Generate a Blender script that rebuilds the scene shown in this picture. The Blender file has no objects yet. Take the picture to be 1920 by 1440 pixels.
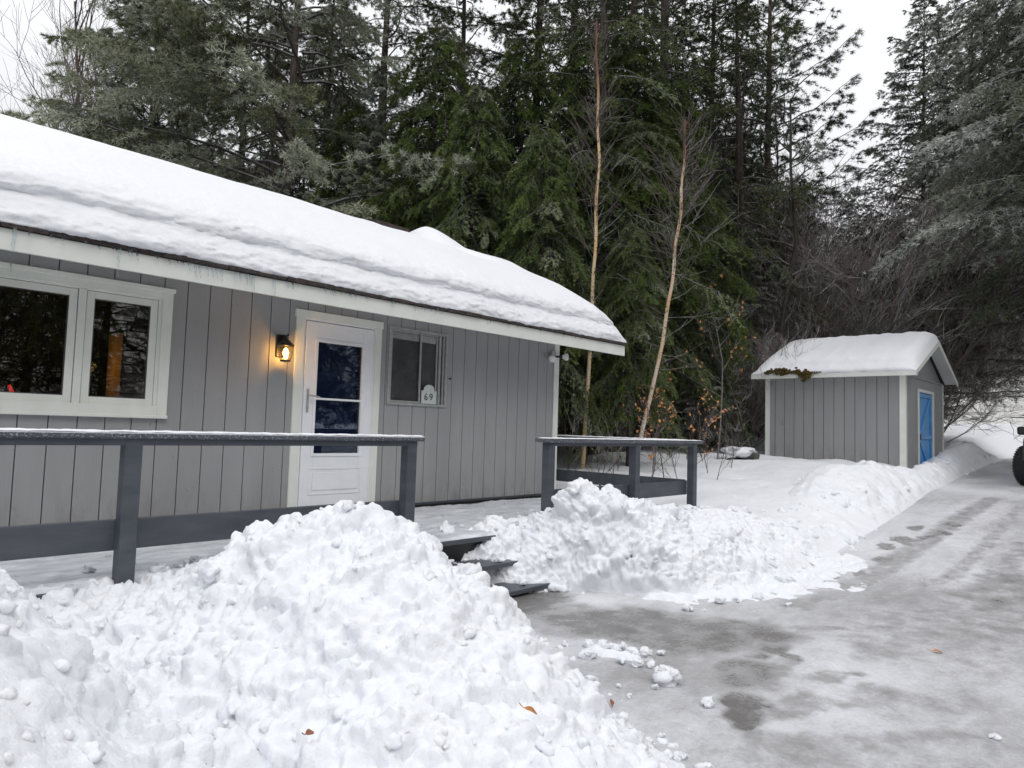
import bpy, math, random
import numpy as np
from mathutils import Vector, Matrix
RS = np.random.RandomState
scene = bpy.context.scene
COL = scene.collection
rad = math.radians

# ------------------------------------------------------------------ camera geometry (X = along the cabin, Y = towards the wood, Z = up, eye at origin)
F = 1300.0
def nrm(v): v = np.array(v, float); return v/np.linalg.norm(v)
_up = nrm((633, -20500, F)); _x = np.array((1216, 120, F), float); _x = nrm(_x-_up*_x.dot(_up)); _y = nrm(np.cross(_up, _x))
RM = np.array([_x, _y, _up])
def ray(px, py): return RM@np.array((px-960, py-720, F))
def at(px, py, axis, val): d = ray(px, py); return d*(val/d[axis])
def hdir(px): d = ray(px, 812); d = d.copy(); d[2] = 0; return d/(d@RM[:, 2])      # per metre of depth
def zd(X): return np.interp(X, [-60, 7.5, 10, 14, 24, 45, 90], [-1.45, -1.45, -1.25, -.9, -.62, -.5, -.4])
EX = [-60, 4.9, 5.2, 5.44, 6.3, 7.3, 8.56, 10.7, 12.5, 15.4, 18.8, 24, 28.7, 34, 60]
EY = [4.3, 4.3, 3.99, 3.17, 2.83, 2.73, 2.83, 2.9, 2.98, 3.12, 3.39, 3.69, 3.93, 4.2, 5.2]
def edge(X): return np.interp(X, EX, EY)
def sm(t): t = np.clip(t, 0, 1); return t*t*(3-2*t)

# ------------------------------------------------------------------ numpy noise
_pr = RS(7); _perm = _pr.permutation(512); _perm = np.concatenate([_perm, _perm]); _g = _pr.rand(1024)*2*math.pi
_gx, _gy = np.cos(_g), np.sin(_g)
def pn(x, y):
    x = np.asarray(x, float); y = np.asarray(y, float)
    xi = np.floor(x).astype(int); yi = np.floor(y).astype(int); xf = x-xi; yf = y-yi
    def gr(ix, iy, fx, fy):
        k = _perm[(_perm[ix & 511]+iy) & 511]; return _gx[k]*fx+_gy[k]*fy
    u = xf*xf*xf*(xf*(xf*6-15)+10); v = yf*yf*yf*(yf*(yf*6-15)+10)
    a = gr(xi, yi, xf, yf); b = gr(xi+1, yi, xf-1, yf); c = gr(xi, yi+1, xf, yf-1); d = gr(xi+1, yi+1, xf-1, yf-1)
    return (a+(b-a)*u)*(1-v)+(c+(d-c)*u)*v
def fbm(x, y, o=4):
    s = 0; a = 1
    for i in range(o): s = s+a*pn(x*2**i+i*13.7, y*2**i-i*7.1); a *= .5
    return s
def ground_h(X, Y):
    X = np.asarray(X, float); Y = np.asarray(Y, float)
    z = zd(X); e = edge(X); t = Y-e
    s = sm(t/1.3)
    u = .729*X+.682*Y
    rise = s*(.34+.012*np.clip(Y-5, 0, 6)+.045*np.clip(u-20, 0, 60))
    bank = 2.6*sm((u-37)/9)
    lum = fbm(X*.8, Y*.8, 3)*.10*s+fbm(X*3, Y*3, 2)*.02*s
    near = np.where(X < 8, 1-sm((8-X)/1.0), 1)
    return np.maximum(z-.02+rise*(.75+.25*near)+lum*near, z-.02)+bank+fbm(X*1.2, Y*1.2, 3)*.14*sm((u-38)/4)*(1-s*.3)

# ------------------------------------------------------------------ mesh builder
class MB:
    def __init__(s): s.v = []; s.f = {}; s.n = 0; s.a = {}
    def add(s, V, Fs, **at_):
        V = np.asarray(V, np.float32).reshape(-1, 3); Fs = np.asarray(Fs, np.int32)
        s.f.setdefault(Fs.shape[1], []).append(Fs+s.n); s.v.append(V); s.n += len(V)
        for k, x in at_.items(): s.a.setdefault(k, []).append(np.broadcast_to(np.asarray(x, np.float32), (len(V),)))
        return s
    def box(s, x0, x1, y0, y1, z0, z1, b=0.0):
        if b <= 0:
            V = [(x, y, z) for x in (x0, x1) for y in (y0, y1) for z in (z0, z1)]
            s.add(V, [(0, 1, 3, 2), (4, 6, 7, 5), (0, 4, 5, 1), (2, 3, 7, 6), (0, 2, 6, 4), (1, 5, 7, 3)]); return s
        V = []; idx = {}
        X, Y, Z = (x0, x1), (y0, y1), (z0, z1)
        for i in (0, 1):
            for j in (0, 1):
                for k in (0, 1):
                    si, sj, sk = (1 if i == 0 else -1), (1 if j == 0 else -1), (1 if k == 0 else -1)
                    idx[(i, j, k)] = len(V)
                    V += [(X[i], Y[j]+sj*b, Z[k]+sk*b), (X[i]+si*b, Y[j], Z[k]+sk*b), (X[i]+si*b, Y[j]+sj*b, Z[k])]
        q = []; t = []
        def I(i, j, k, a): return idx[(i, j, k)]+a
        for a in (0, 1): q.append([I(a, 0, 0, 0), I(a, 1, 0, 0), I(a, 1, 1, 0), I(a, 0, 1, 0)][::(1 if a else -1)])
        for a in (0, 1): q.append([I(0, a, 0, 1), I(1, a, 0, 1), I(1, a, 1, 1), I(0, a, 1, 1)][::(-1 if a else 1)])
        for a in (0, 1): q.append([I(0, 0, a, 2), I(1, 0, a, 2), I(1, 1, a, 2), I(0, 1, a, 2)][::(1 if a else -1)])
        for a in (0, 1):
            for c in (0, 1):
                q.append([I(0, a, c, 1), I(1, a, c, 1), I(1, a, c, 2), I(0, a, c, 2)])
                q.append([I(a, 0, c, 0), I(a, 1, c, 0), I(a, 1, c, 2), I(a, 0, c, 2)])
                q.append([I(a, c, 0, 0), I(a, c, 1, 0), I(a, c, 1, 1), I(a, c, 0, 1)])
        for i in (0, 1):
            for j in (0, 1):
                for k in (0, 1): t.append([I(i, j, k, 0), I(i, j, k, 1), I(i, j, k, 2)])
        n0 = s.n; s.add(V, q); s.f.setdefault(3, []).append(np.array(t, np.int32)+n0); return s
    def tube(s, P, R, k=5, cap=False, **at_):
        P = np.asarray(P, float); n = len(P); R = np.broadcast_to(np.asarray(R, float), (n,))
        T = np.gradient(P, axis=0); T /= np.linalg.norm(T, axis=1)[:, None]+1e-9
        ref = np.array([0, 0, 1.]) if abs(T[:, 2]).mean() < .8 else np.array([1., 0, 0])
        A = np.cross(T, ref); A /= np.linalg.norm(A, axis=1)[:, None]+1e-9; B = np.cross(T, A)
        th = np.arange(k)*2*math.pi/k
        V = P[:, None]+(A[:, None]*np.cos(th)[None, :, None]+B[:, None]*np.sin(th)[None, :, None])*R[:, None, None]
        i = np.arange(n-1)[:, None]*k; j = np.arange(k)[None]; j2 = (j+1) % k
        Fq = np.stack([i+j, i+j2, i+k+j2, i+k+j], -1).reshape(-1, 4)
        at2 = {a: (np.repeat(np.broadcast_to(x, (n,)), k)) for a, x in at_.items()}
        n0 = s.n; s.add(V.reshape(-1, 3), Fq, **at2)
        if cap:
            c = np.arange(k)
            s.f.setdefault(k, []).append(np.array([c[::-1], c+(n-1)*k], np.int32)+n0)
        return s
    def grid(s, V, keep=None, **at_):
        n, m, _ = V.shape; i = np.arange(n-1)[:, None]*m; j = np.arange(m-1)[None]
        Fq = np.stack([i+j, i+m+j, i+m+j+1, i+j+1], -1).reshape(-1, 4)
        if keep is not None: Fq = Fq[keep.reshape(-1)[Fq].any(1)]
        return s.add(V.reshape(-1, 3), Fq, **{a: x.reshape(-1) for a, x in at_.items()})
    def lathe(s, prof, c=(0, 0, 0), k=16, ax=2):
        prof = np.array(prof, float); th = np.arange(k)*2*math.pi/k; n = len(prof)
        V = np.stack([prof[:, 0:1]*np.cos(th), prof[:, 0:1]*np.sin(th), np.repeat(prof[:, 1:2], k, 1)], -1)
        if ax == 0: V = V[..., [2, 0, 1]]
        if ax == 1: V = V[..., [0, 2, 1]]
        V = V+np.array(c); i = np.arange(n-1)[:, None]*k; j = np.arange(k)[None]; j2 = (j+1) % k
        return s.add(V.reshape(-1, 3), np.stack([i+j, i+j2, i+k+j2, i+k+j], -1).reshape(-1, 4))
    def prism(s, poly, axis, a0, a1):
        poly = np.array(poly, float); n = len(poly)
        def mk(v):
            o = np.zeros((n, 3)); o[:, [i for i in range(3) if i != axis]] = poly; o[:, axis] = v; return o
        V = np.concatenate([mk(a0), mk(a1)]); c = np.arange(n); c2 = (c+1) % n; n0 = s.n
        s.add(V, np.stack([c, c2, c2+n, c+n], -1)); s.f.setdefault(n, []).append(np.array([c[::-1], c+n], np.int32)+n0); return s
    def build(s, name, mat, parent=None, smooth=False, fixn=False):
        me = bpy.data.meshes.new(name); V = np.concatenate(s.v)
        me.vertices.add(len(V)); me.vertices.foreach_set('co', V.ravel())
        ls = []; lt = []
        for k, fl in s.f.items():
            fa = np.concatenate(fl); ls.append(fa.ravel()); lt.append(np.full(len(fa), k, np.int32))
        li = np.concatenate(ls); lt = np.concatenate(lt); st = np.concatenate([[0], np.cumsum(lt)[:-1]]).astype(np.int32)
        me.loops.add(len(li)); me.loops.foreach_set('vertex_index', li.astype(np.int32))
        me.polygons.add(len(lt)); me.polygons.foreach_set('loop_start', st); me.polygons.foreach_set('loop_total', lt.astype(np.int32))
        me.polygons.foreach_set('use_smooth', np.full(len(lt), bool(smooth)))
        me.update(calc_edges=True)
        for k, x in s.a.items():
            x = np.concatenate(x)
            if len(x) == len(V): me.attributes.new(k, 'FLOAT', 'POINT').data.foreach_set('value', x)
        if fixn:
            import bmesh
            bm = bmesh.new(); bm.from_mesh(me); bmesh.ops.recalc_face_normals(bm, faces=bm.faces); bm.to_mesh(me); bm.free()
        me.materials.append(mat); o = bpy.data.objects.new(name, me); COL.objects.link(o)
        if parent is not None: o.parent = parent
        return o
def tag(o, label=None, cat=None, group=None, kind=None):
    if label: o['label'] = label
    if cat: o['category'] = cat
    if group: o['group'] = group
    if kind: o['kind'] = kind
    return o
def empty(name, label, cat, loc=(0, 0, 0), group=None, rz=0, sc=1):
    o = bpy.data.objects.new(name, None); COL.objects.link(o); o.location = loc; o.rotation_euler = (0, 0, rz); o.scale = (sc,)*3
    o.empty_display_size = .2
    return tag(o, label, cat, group)
def clone(root, loc, rz, sc, label, group=None, name=None):
    r = root.copy(); COL.objects.link(r); r.location = loc; r.rotation_euler = (0, 0, rz)
    r.scale = sc if hasattr(sc, '__len__') else (sc,)*3
    r['label'] = label
    if group: r['group'] = group
    elif 'group' in r: del r['group']
    for ch in list(root.children):
        c = ch.copy(); COL.objects.link(c); c.parent = r
        for g in list(ch.children):
            d = g.copy(); COL.objects.link(d); d.parent = c
    return r

# ------------------------------------------------------------------ materials
def newmat(name):
    m = bpy.data.materials.new(name); m.use_nodes = True; nt = m.node_tree
    return m, nt, nt.nodes['Principled BSDF']
def N(nt, t, **k):
    n = nt.nodes.new(t)
    for a, b in k.items(): setattr(n, a, b)
    return n
def noise(nt, scale, detail=4, rough=.55, vec=None, stretch=None):
    tc = N(nt, 'ShaderNodeTexCoord'); src = tc.outputs['Object']
    if stretch is not None:
        mp = N(nt, 'ShaderNodeMapping'); nt.links.new(src, mp.inputs[0]); mp.inputs['Scale'].default_value = stretch; src = mp.outputs[0]
    n = N(nt, 'ShaderNodeTexNoise'); nt.links.new(src, n.inputs['Vector'])
    n.inputs['Scale'].default_value = scale; n.inputs['Detail'].default_value = detail; n.inputs['Roughness'].default_value = rough
    return n.outputs['Fac']
def ramp(nt, fac, stops):
    r = N(nt, 'ShaderNodeValToRGB'); nt.links.new(fac, r.inputs[0]); e = r.color_ramp.elements
    while len(e) < len(stops): e.new(.5)
    for i, (p, c) in enumerate(stops):
        e[i].position = p; e[i].color = (c if hasattr(c, '__len__') else (c, c, c))[:3]+(1,) if hasattr(c, '__len__') else (c, c, c, 1)
    return r.outputs[0]
def mix(nt, fac, a, b):
    m = N(nt, 'ShaderNodeMix', data_type='RGBA')
    for i, v in ((0, fac), (6, a), (7, b)):
        s = m.inputs[i]
        if hasattr(v, 'is_output'): nt.links.new(v, s)
        elif hasattr(v, '__len__'): s.default_value = tuple(v)[:3]+(1,)
        else: s.default_value = v if i == 0 else (v, v, v, 1)
    return m.outputs[2]
def mth(nt, op, a, b=0.0, clamp=False):
    m = N(nt, 'ShaderNodeMath', operation=op); m.use_clamp = clamp
    for s, v in ((m.inputs[0], a), (m.inputs[1], b)):
        if hasattr(v, 'is_output'): nt.links.new(v, s)
        else: s.default_value = v
    return m.outputs[0]
def bump(nt, bs, h, strength, dist):
    b = N(nt, 'ShaderNodeBump'); b.inputs['Strength'].default_value = strength; b.inputs['Distance'].default_value = dist
    nt.links.new(h, b.inputs['Height']); nt.links.new(b.outputs[0], bs.inputs['Normal'])
def attr(nt, name): a = N(nt, 'ShaderNodeAttribute', attribute_name=name); return a.outputs['Fac']
def normz(nt):
    g = N(nt, 'ShaderNodeNewGeometry'); s = N(nt, 'ShaderNodeSeparateXYZ'); nt.links.new(g.outputs['Normal'], s.inputs[0]); return s.outputs[2]
def paint(name, c1, c2, scale=6, rough=.6, bs_=.15, stretch=None, bd=.003):
    m, nt, b = newmat(name); f = noise(nt, scale, 5, .6, stretch=stretch)
    nt.links.new(ramp(nt, f, [(.35, c1), (.65, c2)]), b.inputs['Base Color']); b.inputs['Roughness'].default_value = rough
    f2 = noise(nt, scale*12, 3, .6, stretch=stretch); bump(nt, b, f2, bs_, bd); return m
M = {}
def siding(name, c1, c2, zb):
    m, nt, b = newmat(name); f = noise(nt, 1.7, 6, .65, stretch=(1, 1, .22)); c = ramp(nt, f, [(.3, c1), (.7, c2)])
    g = noise(nt, 60, 4, .7, stretch=(1, 1, .05)); c = mix(nt, mth(nt, 'MULTIPLY', g, .22), c, tuple(x*.72 for x in c1))
    tc = N(nt, 'ShaderNodeTexCoord'); sp = N(nt, 'ShaderNodeSeparateXYZ'); nt.links.new(tc.outputs['Object'], sp.inputs[0])
    h = mth(nt, 'SUBTRACT', 1.0, mth(nt, 'MULTIPLY', mth(nt, 'SUBTRACT', sp.outputs[2], zb), 2.2), True); n2 = noise(nt, 5, 6, .75, stretch=(1, 1, .35))
    st = mth(nt, 'MULTIPLY', mth(nt, 'MULTIPLY', h, mth(nt, 'SUBTRACT', n2, .45), True), 3.0, True); c = mix(nt, st, c, (.20, .185, .165))
    n3 = noise(nt, 38, 2, .5, stretch=(1, 1, .6)); sk_ = mth(nt, 'MULTIPLY', mth(nt, 'GREATER_THAN', n3, .755), .6); c = mix(nt, sk_, c, (.14, .13, .13))
    nt.links.new(c, b.inputs['Base Color']); b.inputs['Roughness'].default_value = .58; bump(nt, b, g, .45, .004); return m
def snowmat(name, base=(.85, .868, .905), bscale=28, bstr=.55, bd=.02, dirt=0.0, sss=.35):
    m, nt, b = newmat(name)
    f = noise(nt, 3.0, 5, .6)
    c = mix(nt, mth(nt, 'MULTIPLY', f, .5), base, tuple(x*k for x, k in zip(base, (.955, .975, .99))))
    n9 = noise(nt, 2.2, 6, .7); c = mix(nt, mth(nt, 'MULTIPLY', mth(nt, 'SUBTRACT', n9, .52), 2.2, True), c, tuple(x*k for x, k in zip(base, (.955, .945, .915)))); n8 = noise(nt, 75, 2, .5); c = mix(nt, mth(nt, 'MULTIPLY', mth(nt, 'GREATER_THAN', n8, .79), .5), c, (.20, .16, .12))
    if dirt > 0:
        f3 = noise(nt, 9, 6, .75); d = mth(nt, 'MULTIPLY', mth(nt, 'GREATER_THAN', f3, .66), dirt)
        c = mix(nt, d, c, (.45, .42, .38))
    nt.links.new(c, b.inputs['Base Color']); b.inputs['Roughness'].default_value = .62
    b.inputs['Subsurface Weight'].default_value = sss; b.inputs['Subsurface Radius'].default_value = (.9, 1.0, 1.1); b.inputs['Subsurface Scale'].default_value = .010
    b.inputs['Specular IOR Level'].default_value = .3
    f1 = noise(nt, bscale, 6, .62); bump(nt, b, f1, bstr, bd); return m
M['snow'] = snowmat('fresh_snow')
M['chunk'] = snowmat('clumped_snow', bscale=22, bstr=.7, bd=.02)
M['roofsnow'] = snowmat('roof_snow', base=(.84, .855, .885), bscale=16, bstr=.6, bd=.025, sss=.1)
M['groundsnow'] = snowmat('ground_snow', base=(.82, .835, .87), bscale=9, bstr=.6, bd=.05, dirt=.0, sss=0)
M['oldsnow'] = snowmat('old_snow', base=(.78, .78, .76), bscale=7, bstr=.9, bd=.08, dirt=.25, sss=0)
M['siding'] = siding('grey_siding', (.30, .305, .313), (.365, .370, .378), -.98)
M['siding2'] = siding('shed_siding', (.285, .29, .294), (.34, .346, .35), -.5)
M['groove'] = paint('siding_groove', (.07, .07, .08), (.10, .10, .11), 8)
M['trim'] = paint('cream_trim', (.72, .745, .69), (.78, .80, .75), 5, .5, .1)
M['trimw'] = paint('white_door_paint', (.80, .82, .85), (.85, .87, .89), 5, .35, .06)
M['deck'] = paint('slate_paint', (.052, .062, .076), (.08, .09, .106), 9, .5, .4, (.3, .3, 1), .004)
M['deckh'] = paint('slate_paint_boards', (.055, .064, .078), (.082, .092, .106), 9, .45, .4, (.3, 1, 1), .004)
M['black'] = paint('black_metal', (.008, .008, .009), (.014, .013, .013), 20, .4, .1)
M['alu'] = paint('aluminium', (.30, .31, .31), (.40, .41, .40), 14, .35, .1)
M['screen'] = paint('window_screen', (.05, .05, .053), (.075, .075, .078), 5, .8, .1)
M['shingle'] = paint('shingle', (.030, .022, .022), (.075, .055, .052), 22, .85, .6, None, .01)
M['blue'] = paint('blue_paint', (.035, .25, .60), (.055, .33, .74), 5, .45, .15)
M['blued'] = paint('blue_inner_door', (.012, .020, .042), (.016, .032, .062), 2, .5, .1)
M['brownroom'] = paint('dark_room', (.030, .017, .012), (.06, .033, .022), 1.5, .7, .1)
M['wood'] = paint('warm_wood', (.35, .19, .06), (.45, .25, .09), 6, .5, .1)
M['moss'] = paint('moss', (.05, .045, .008), (.16, .10, .02), 30, .95, .9, None, .03)
M['leaf'] = paint('dry_beech_leaf', (.44, .17, .05), (.68, .34, .13), 12, .6, .2)
M['leafb'] = paint('brown_leaf', (.22, .07, .03), (.36, .14, .07), 30, .6, .2)
M['rock'] = paint('rock', (.05, .05, .045), (.13, .12, .11), 6, .9, .8, None, .03)
M['tyre'] = paint('tyre_rubber', (.012, .012, .013), (.02, .02, .021), 20, .75, .4)
M['carpaint'] = paint('car_paint', (.03, .034, .042), (.036, .04, .05), 3, .25, .02)
M['carplastic'] = paint('car_plastic', (.02, .02, .022), (.03, .03, .032), 30, .6, .2)
M['rim'] = paint('wheel_rim', (.3, .3, .31), (.36, .36, .37), 10, .3, .1)
M['ink'] = paint('sign_ink', (.015, .02, .02), (.02, .025, .025), 10, .5, .05)
M['plaque'] = paint('plaque_white', (.52, .56, .54), (.58, .62, .60), 10, .5, .05)
M['vinyl'] = paint('window_gasket', (.05, .05, .05), (.08, .08, .08), 10, .6)
m, nt, b = newmat('frosted_rail')
nz = normz(nt); f1 = noise(nt, 90, 4, .7); f2 = noise(nt, 14, 3, .6)
top = mth(nt, 'MULTIPLY', mth(nt, 'SUBTRACT', nz, .35), 3.0, True)
sp = mth(nt, 'MULTIPLY', mth(nt, 'SUBTRACT', f1, .52), 6.0, True)
sp2 = mth(nt, 'MULTIPLY', sp, mth(nt, 'MULTIPLY', mth(nt, 'ADD', f2, .1), 1.0), True)
msk = mth(nt, 'MAXIMUM', mth(nt, 'MULTIPLY', top, mth(nt, 'ADD', mth(nt, 'MULTIPLY', f1, .8), .45), True), sp2)
nt.links.new(mix(nt, msk, (.066, .076, .092), (.72, .74, .78)), b.inputs['Base Color']); b.inputs['Roughness'].default_value = .6; bump(nt, b, f1, .8, .012); M['frostrail'] = m

def glassmat(name, tint=(.9, .9, .9), rough=.0, refl=.10):
    m, nt, b = newmat(name); nt.nodes.remove(b); out = nt.nodes['Material Output']
    tr = N(nt, 'ShaderNodeBsdfTransparent'); tr.inputs[0].default_value = tint+(1,)
    gl = N(nt, 'ShaderNodeBsdfGlossy'); gl.inputs['Roughness'].default_value = rough
    fr = N(nt, 'ShaderNodeLayerWeight'); fr.inputs[0].default_value = .5; mx = N(nt, 'ShaderNodeMixShader')
    nt.links.new(mth(nt, 'ADD', mth(nt, 'MULTIPLY', mth(nt, 'POWER', fr.outputs['Facing'], 4.0), .8), refl, True), mx.inputs[0]); nt.links.new(tr.outputs[0], mx.inputs[1]); nt.links.new(gl.outputs[0], mx.inputs[2]); nt.links.new(mx.outputs[0], out.inputs[0]); return m
M['glass'] = glassmat('window_glass', (.8, .78, .75)); M['lampglass'] = glassmat('lantern_glass', (.95, .85, .65)); M['sliderglass'] = glassmat('slider_glass', (.97, .97, .97), refl=.05); M['doorglass'] = glassmat('door_glass', (.60, .70, .85), refl=.07)
m, nt, b = newmat('clear_ice'); b.inputs['Base Color'].default_value = (.9, .95, 1, 1); b.inputs['Roughness'].default_value = .05; b.inputs['Transmission Weight'].default_value = 1; b.inputs['IOR'].default_value = 1.31
f = noise(nt, 40, 3, .5); bump(nt, b, f, .5, .01); M['ice'] = m
def emis(name, c, s):
    m, nt, b = newmat(name); b.inputs['Base Color'].default_value = c+(1,); b.inputs['Emission Color'].default_value = c+(1,); b.inputs['Emission Strength'].default_value = s; return m
M['bulb'] = emis('lit_bulb', (1, .60, .16), 30); M['red'] = emis('red_light', (.9, .02, .02), .8)
m, nt, b = newmat('flood_glass'); b.inputs['Base Color'].default_value = (.75, .77, .78, 1); b.inputs['Roughness'].default_value = .15; b.inputs['Coat Weight'].default_value = .6; M['floodglass'] = m
# driveway ice
m, nt, b = newmat('icy_driveway'); w = attr(nt, 'wet'); f = noise(nt, 34, 6, .7); f2 = noise(nt, 6, 5, .65, stretch=(1, 1.6, 1)); f4 = noise(nt, 150, 3, .6)
ww = mth(nt, 'ADD', w, mth(nt, 'MULTIPLY', mth(nt, 'SUBTRACT', f, .5), .55)); ww = mth(nt, 'ADD', ww, mth(nt, 'MULTIPLY', mth(nt, 'SUBTRACT', f2, .5), .5), True)
ww = mth(nt, 'ADD', ww, mth(nt, 'MULTIPLY', mth(nt, 'SUBTRACT', f4, .5), .35), True)
nt.links.new(ramp(nt, ww, [(.0, (.74, .75, .78)), (.3, (.57, .575, .595)), (.55, (.39, .39, .40)), (.8, (.25, .245, .24)), (1, (.15, .145, .14))]), b.inputs['Base Color'])
nt.links.new(ramp(nt, ww, [(.1, .55), (.6, .32), (1, .22)]), b.inputs['Roughness']); b.inputs['Specular IOR Level'].default_value = .35
bump(nt, b, f, .35, .012); M['drive'] = m
# deck ice
m, nt, b = newmat('deck_ice'); f = noise(nt, 5, 6, .65, stretch=(.6, 2, 1)); f2 = noise(nt, 30, 4, .6)
nt.links.new(ramp(nt, f, [(.3, (.38, .41, .44)), (.5, (.58, .61, .65)), (.7, (.78, .80, .84))]), b.inputs['Base Color']); b.inputs['Roughness'].default_value = .3; bump(nt, b, f2, .4, .015); M['deckice'] = m
# bark and foliage
def barkmat(name, c1, c2, sc=14, frost=.0, stretch=(1, 1, .25)):
    m, nt, b = newmat(name); f = noise(nt, sc, 5, .7, stretch=stretch); c = ramp(nt, f, [(.35, c1), (.65, c2)])
    if frost > 0:
        nz = normz(nt); f3 = noise(nt, 3, 4, .7); t = mth(nt, 'MULTIPLY', mth(nt, 'MULTIPLY', mth(nt, 'ADD', nz, .1), f3, True), frost*2, True)
        c = mix(nt, t, c, (.62, .63, .66))
    nt.links.new(c, b.inputs['Base Color']); b.inputs['Roughness'].default_value = .9; bump(nt, b, f, .8, .03); return m
M['bark'] = barkmat('conifer_bark', (.022, .017, .014), (.075, .06, .05)); M['barkr'] = barkmat('reddish_bark', (.035, .018, .013), (.10, .06, .045))
M['twig'] = barkmat('conifer_twigs', (.022, .018, .016), (.06, .05, .045), 6, .25)
M['bare'] = barkmat('bare_twigs', (.045, .034, .028), (.11, .085, .07), 4, .4); M['baref'] = barkmat('frosted_twigs', (.12, .09, .075), (.24, .195, .17), 4, 1.3)
def birchmat(name, lo, hi):
    m, nt, b = newmat(name); f = noise(nt, 16, 4, .6, stretch=(.8, .8, 3.2)); f2 = noise(nt, 1.6, 3, .6); c = mix(nt, ramp(nt, f2, [(.35, 0.), (.65, 1.)]), lo, hi)
    c = mix(nt, ramp(nt, f, [(.60, 0.), (.64, 1.)]), c, (.025, .018, .015))
    hz = attr(nt, 'hgt'); c = mix(nt, hz, c, (.16, .055, .04))
    nt.links.new(c, b.inputs['Base Color']); b.inputs['Roughness'].default_value = .6; bump(nt, b, f, .3, .005); return m
M['birch'] = birchmat('yellow_birch_bark', (.62, .40, .18), (.62, .53, .38)); M['birch2'] = birchmat('white_birch_bark', (.60, .54, .46), (.58, .36, .20))
def folmat(name, dark, light, frostc=(.44, .49, .46)):
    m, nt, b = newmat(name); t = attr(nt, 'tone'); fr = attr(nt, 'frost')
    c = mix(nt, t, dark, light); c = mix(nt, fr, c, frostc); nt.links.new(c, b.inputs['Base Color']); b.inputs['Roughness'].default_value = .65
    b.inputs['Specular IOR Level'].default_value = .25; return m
M['pine'] = folmat('pine_needles', (.009, .015, .004), (.135, .155, .035), (.46, .48, .38)); M['cedar'] = folmat('cedar_sprays', (.006, .016, .003), (.125, .185, .025), (.36, .40, .27)); M['spruce'] = folmat('spruce_needles', (.009, .014, .006), (.095, .115, .048), (.58, .61, .56))

# ------------------------------------------------------------------ ground, driveway
def spaced(lo, a, b, hi, fine, grow=1.18):
    mid = list(np.arange(a, b+1e-6, fine)); d = fine; x = b; up_ = []
    while x < hi: d = min(d*grow, 6); x += d; up_.append(x)
    d = fine; x = a; dn = []
    while x > lo: d = min(d*grow, 6); x -= d; dn.append(x)
    return np.array(dn[::-1]+mid+up_)
gx = spaced(-160, -2, 22, 220, .10); gy = spaced(-160, -1, 14, 220, .10)
XX, YY = np.meshgrid(gx, gy, indexing='ij')
mb = MB(); mb.grid(np.stack([XX, YY, ground_h(XX, YY)], -1)); g = mb.build('ground', M['groundsnow'], smooth=True); tag(g, kind='structure')
def march(px, py):
    d = ray(px, py); d = d/np.linalg.norm(d); t = np.arange(1, 80, .01); P = d[None]*t[:, None]; k = np.argmax(P[:, 2] < zd(P[:, 0])); return P[k]
WET = [(980, 1120, 100, 32, 1.0), (1150, 1165, 160, 32, .92), (1330, 1190, 180, 34, .82), (1500, 1130, 60, 12, .5), (1410, 1262, 75, 26, .75), (1465, 1225, 28, 18, .8), (1398, 1342, 58, 42, .95), (1495, 1325, 60, 24, .6),
       (1470, 1415, 110, 40, .55), (1640, 1310, 100, 22, .55), (1750, 1330, 130, 22, .45), (1700, 1390, 150, 18, .5), (1800, 1150, 200, 60, .50), (1900, 1105, 90, 40, .6), (1650, 1215, 70, 30, .5), (1850, 1400, 110, 40, .45), (1560, 1180, 60, 8, .55),
       (1660, 1175, 50, 7, .6), (1730, 1180, 40, 6, .5), (1180, 1275, 30, 10, .6), (1290, 1250, 28, 8, .5), (1560, 1270, 60, 10, .55), (1250, 1140, 150, 14, .35), (1820, 1230, 130, 40, .35)]
FEET = [(1590, 1055), (1612, 1076), (1558, 1098), (1660, 1025), (1700, 1018), (1690, 1011), (1745, 1008), (1765, 1000), (1550, 1083), (1655, 1051), (1715, 990), (1780, 985)]
xs = np.concatenate([np.arange(-14, 2, .4), np.arange(2, 8, .022), np.arange(8, 14, .05), np.arange(14, 60, .25)])
v = np.concatenate([np.linspace(0, .55, 40)[:-1], np.linspace(.55, 1, 330)])
DX = xs[:, None]+0*v[None]; top_e = edge(xs)[:, None]+.45; DY = -10+(top_e+10)*(v[None]**.75)
wet = .38+.38*fbm(DX*.5, DY*1.1, 4)+.06*sm((DX-8)/6)*0-.16*sm((DX-7.2)/2.0)
WX = DX+.17*fbm(DX*3.2, DY*3.2, 5); WY = DY+.17*fbm(DX*3.2+9, DY*3.2+4, 5)
for (px, py, rx, ry, sgn) in WET:
    c = march(px, py); a = march(px+rx, py)-c; d2 = march(px, py-ry)-c; d3 = c-march(px, py+ry); bq = (d2+d3)/2
    Mx = np.array([[a[0], bq[0]], [a[1], bq[1]]]); iv = np.linalg.inv(Mx)
    u1 = iv[0, 0]*(WX-c[0])+iv[0, 1]*(WY-c[1]); u2 = iv[1, 0]*(WX-c[0])+iv[1, 1]*(WY-c[1]); r = np.sqrt(u1*u1+u2*u2)
    wet = wet+(np.maximum(sgn*.97+.25*fbm(DX*5, DY*5, 3), wet)-wet)*sm((1.2-r)/.6)
for (px, py) in FEET:
    c = march(px, py); r = np.hypot((WX-c[0])/.17, (WY-c[1])/.09); wet = np.maximum(wet, .72*sm((1.3-r)/.5))
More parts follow.
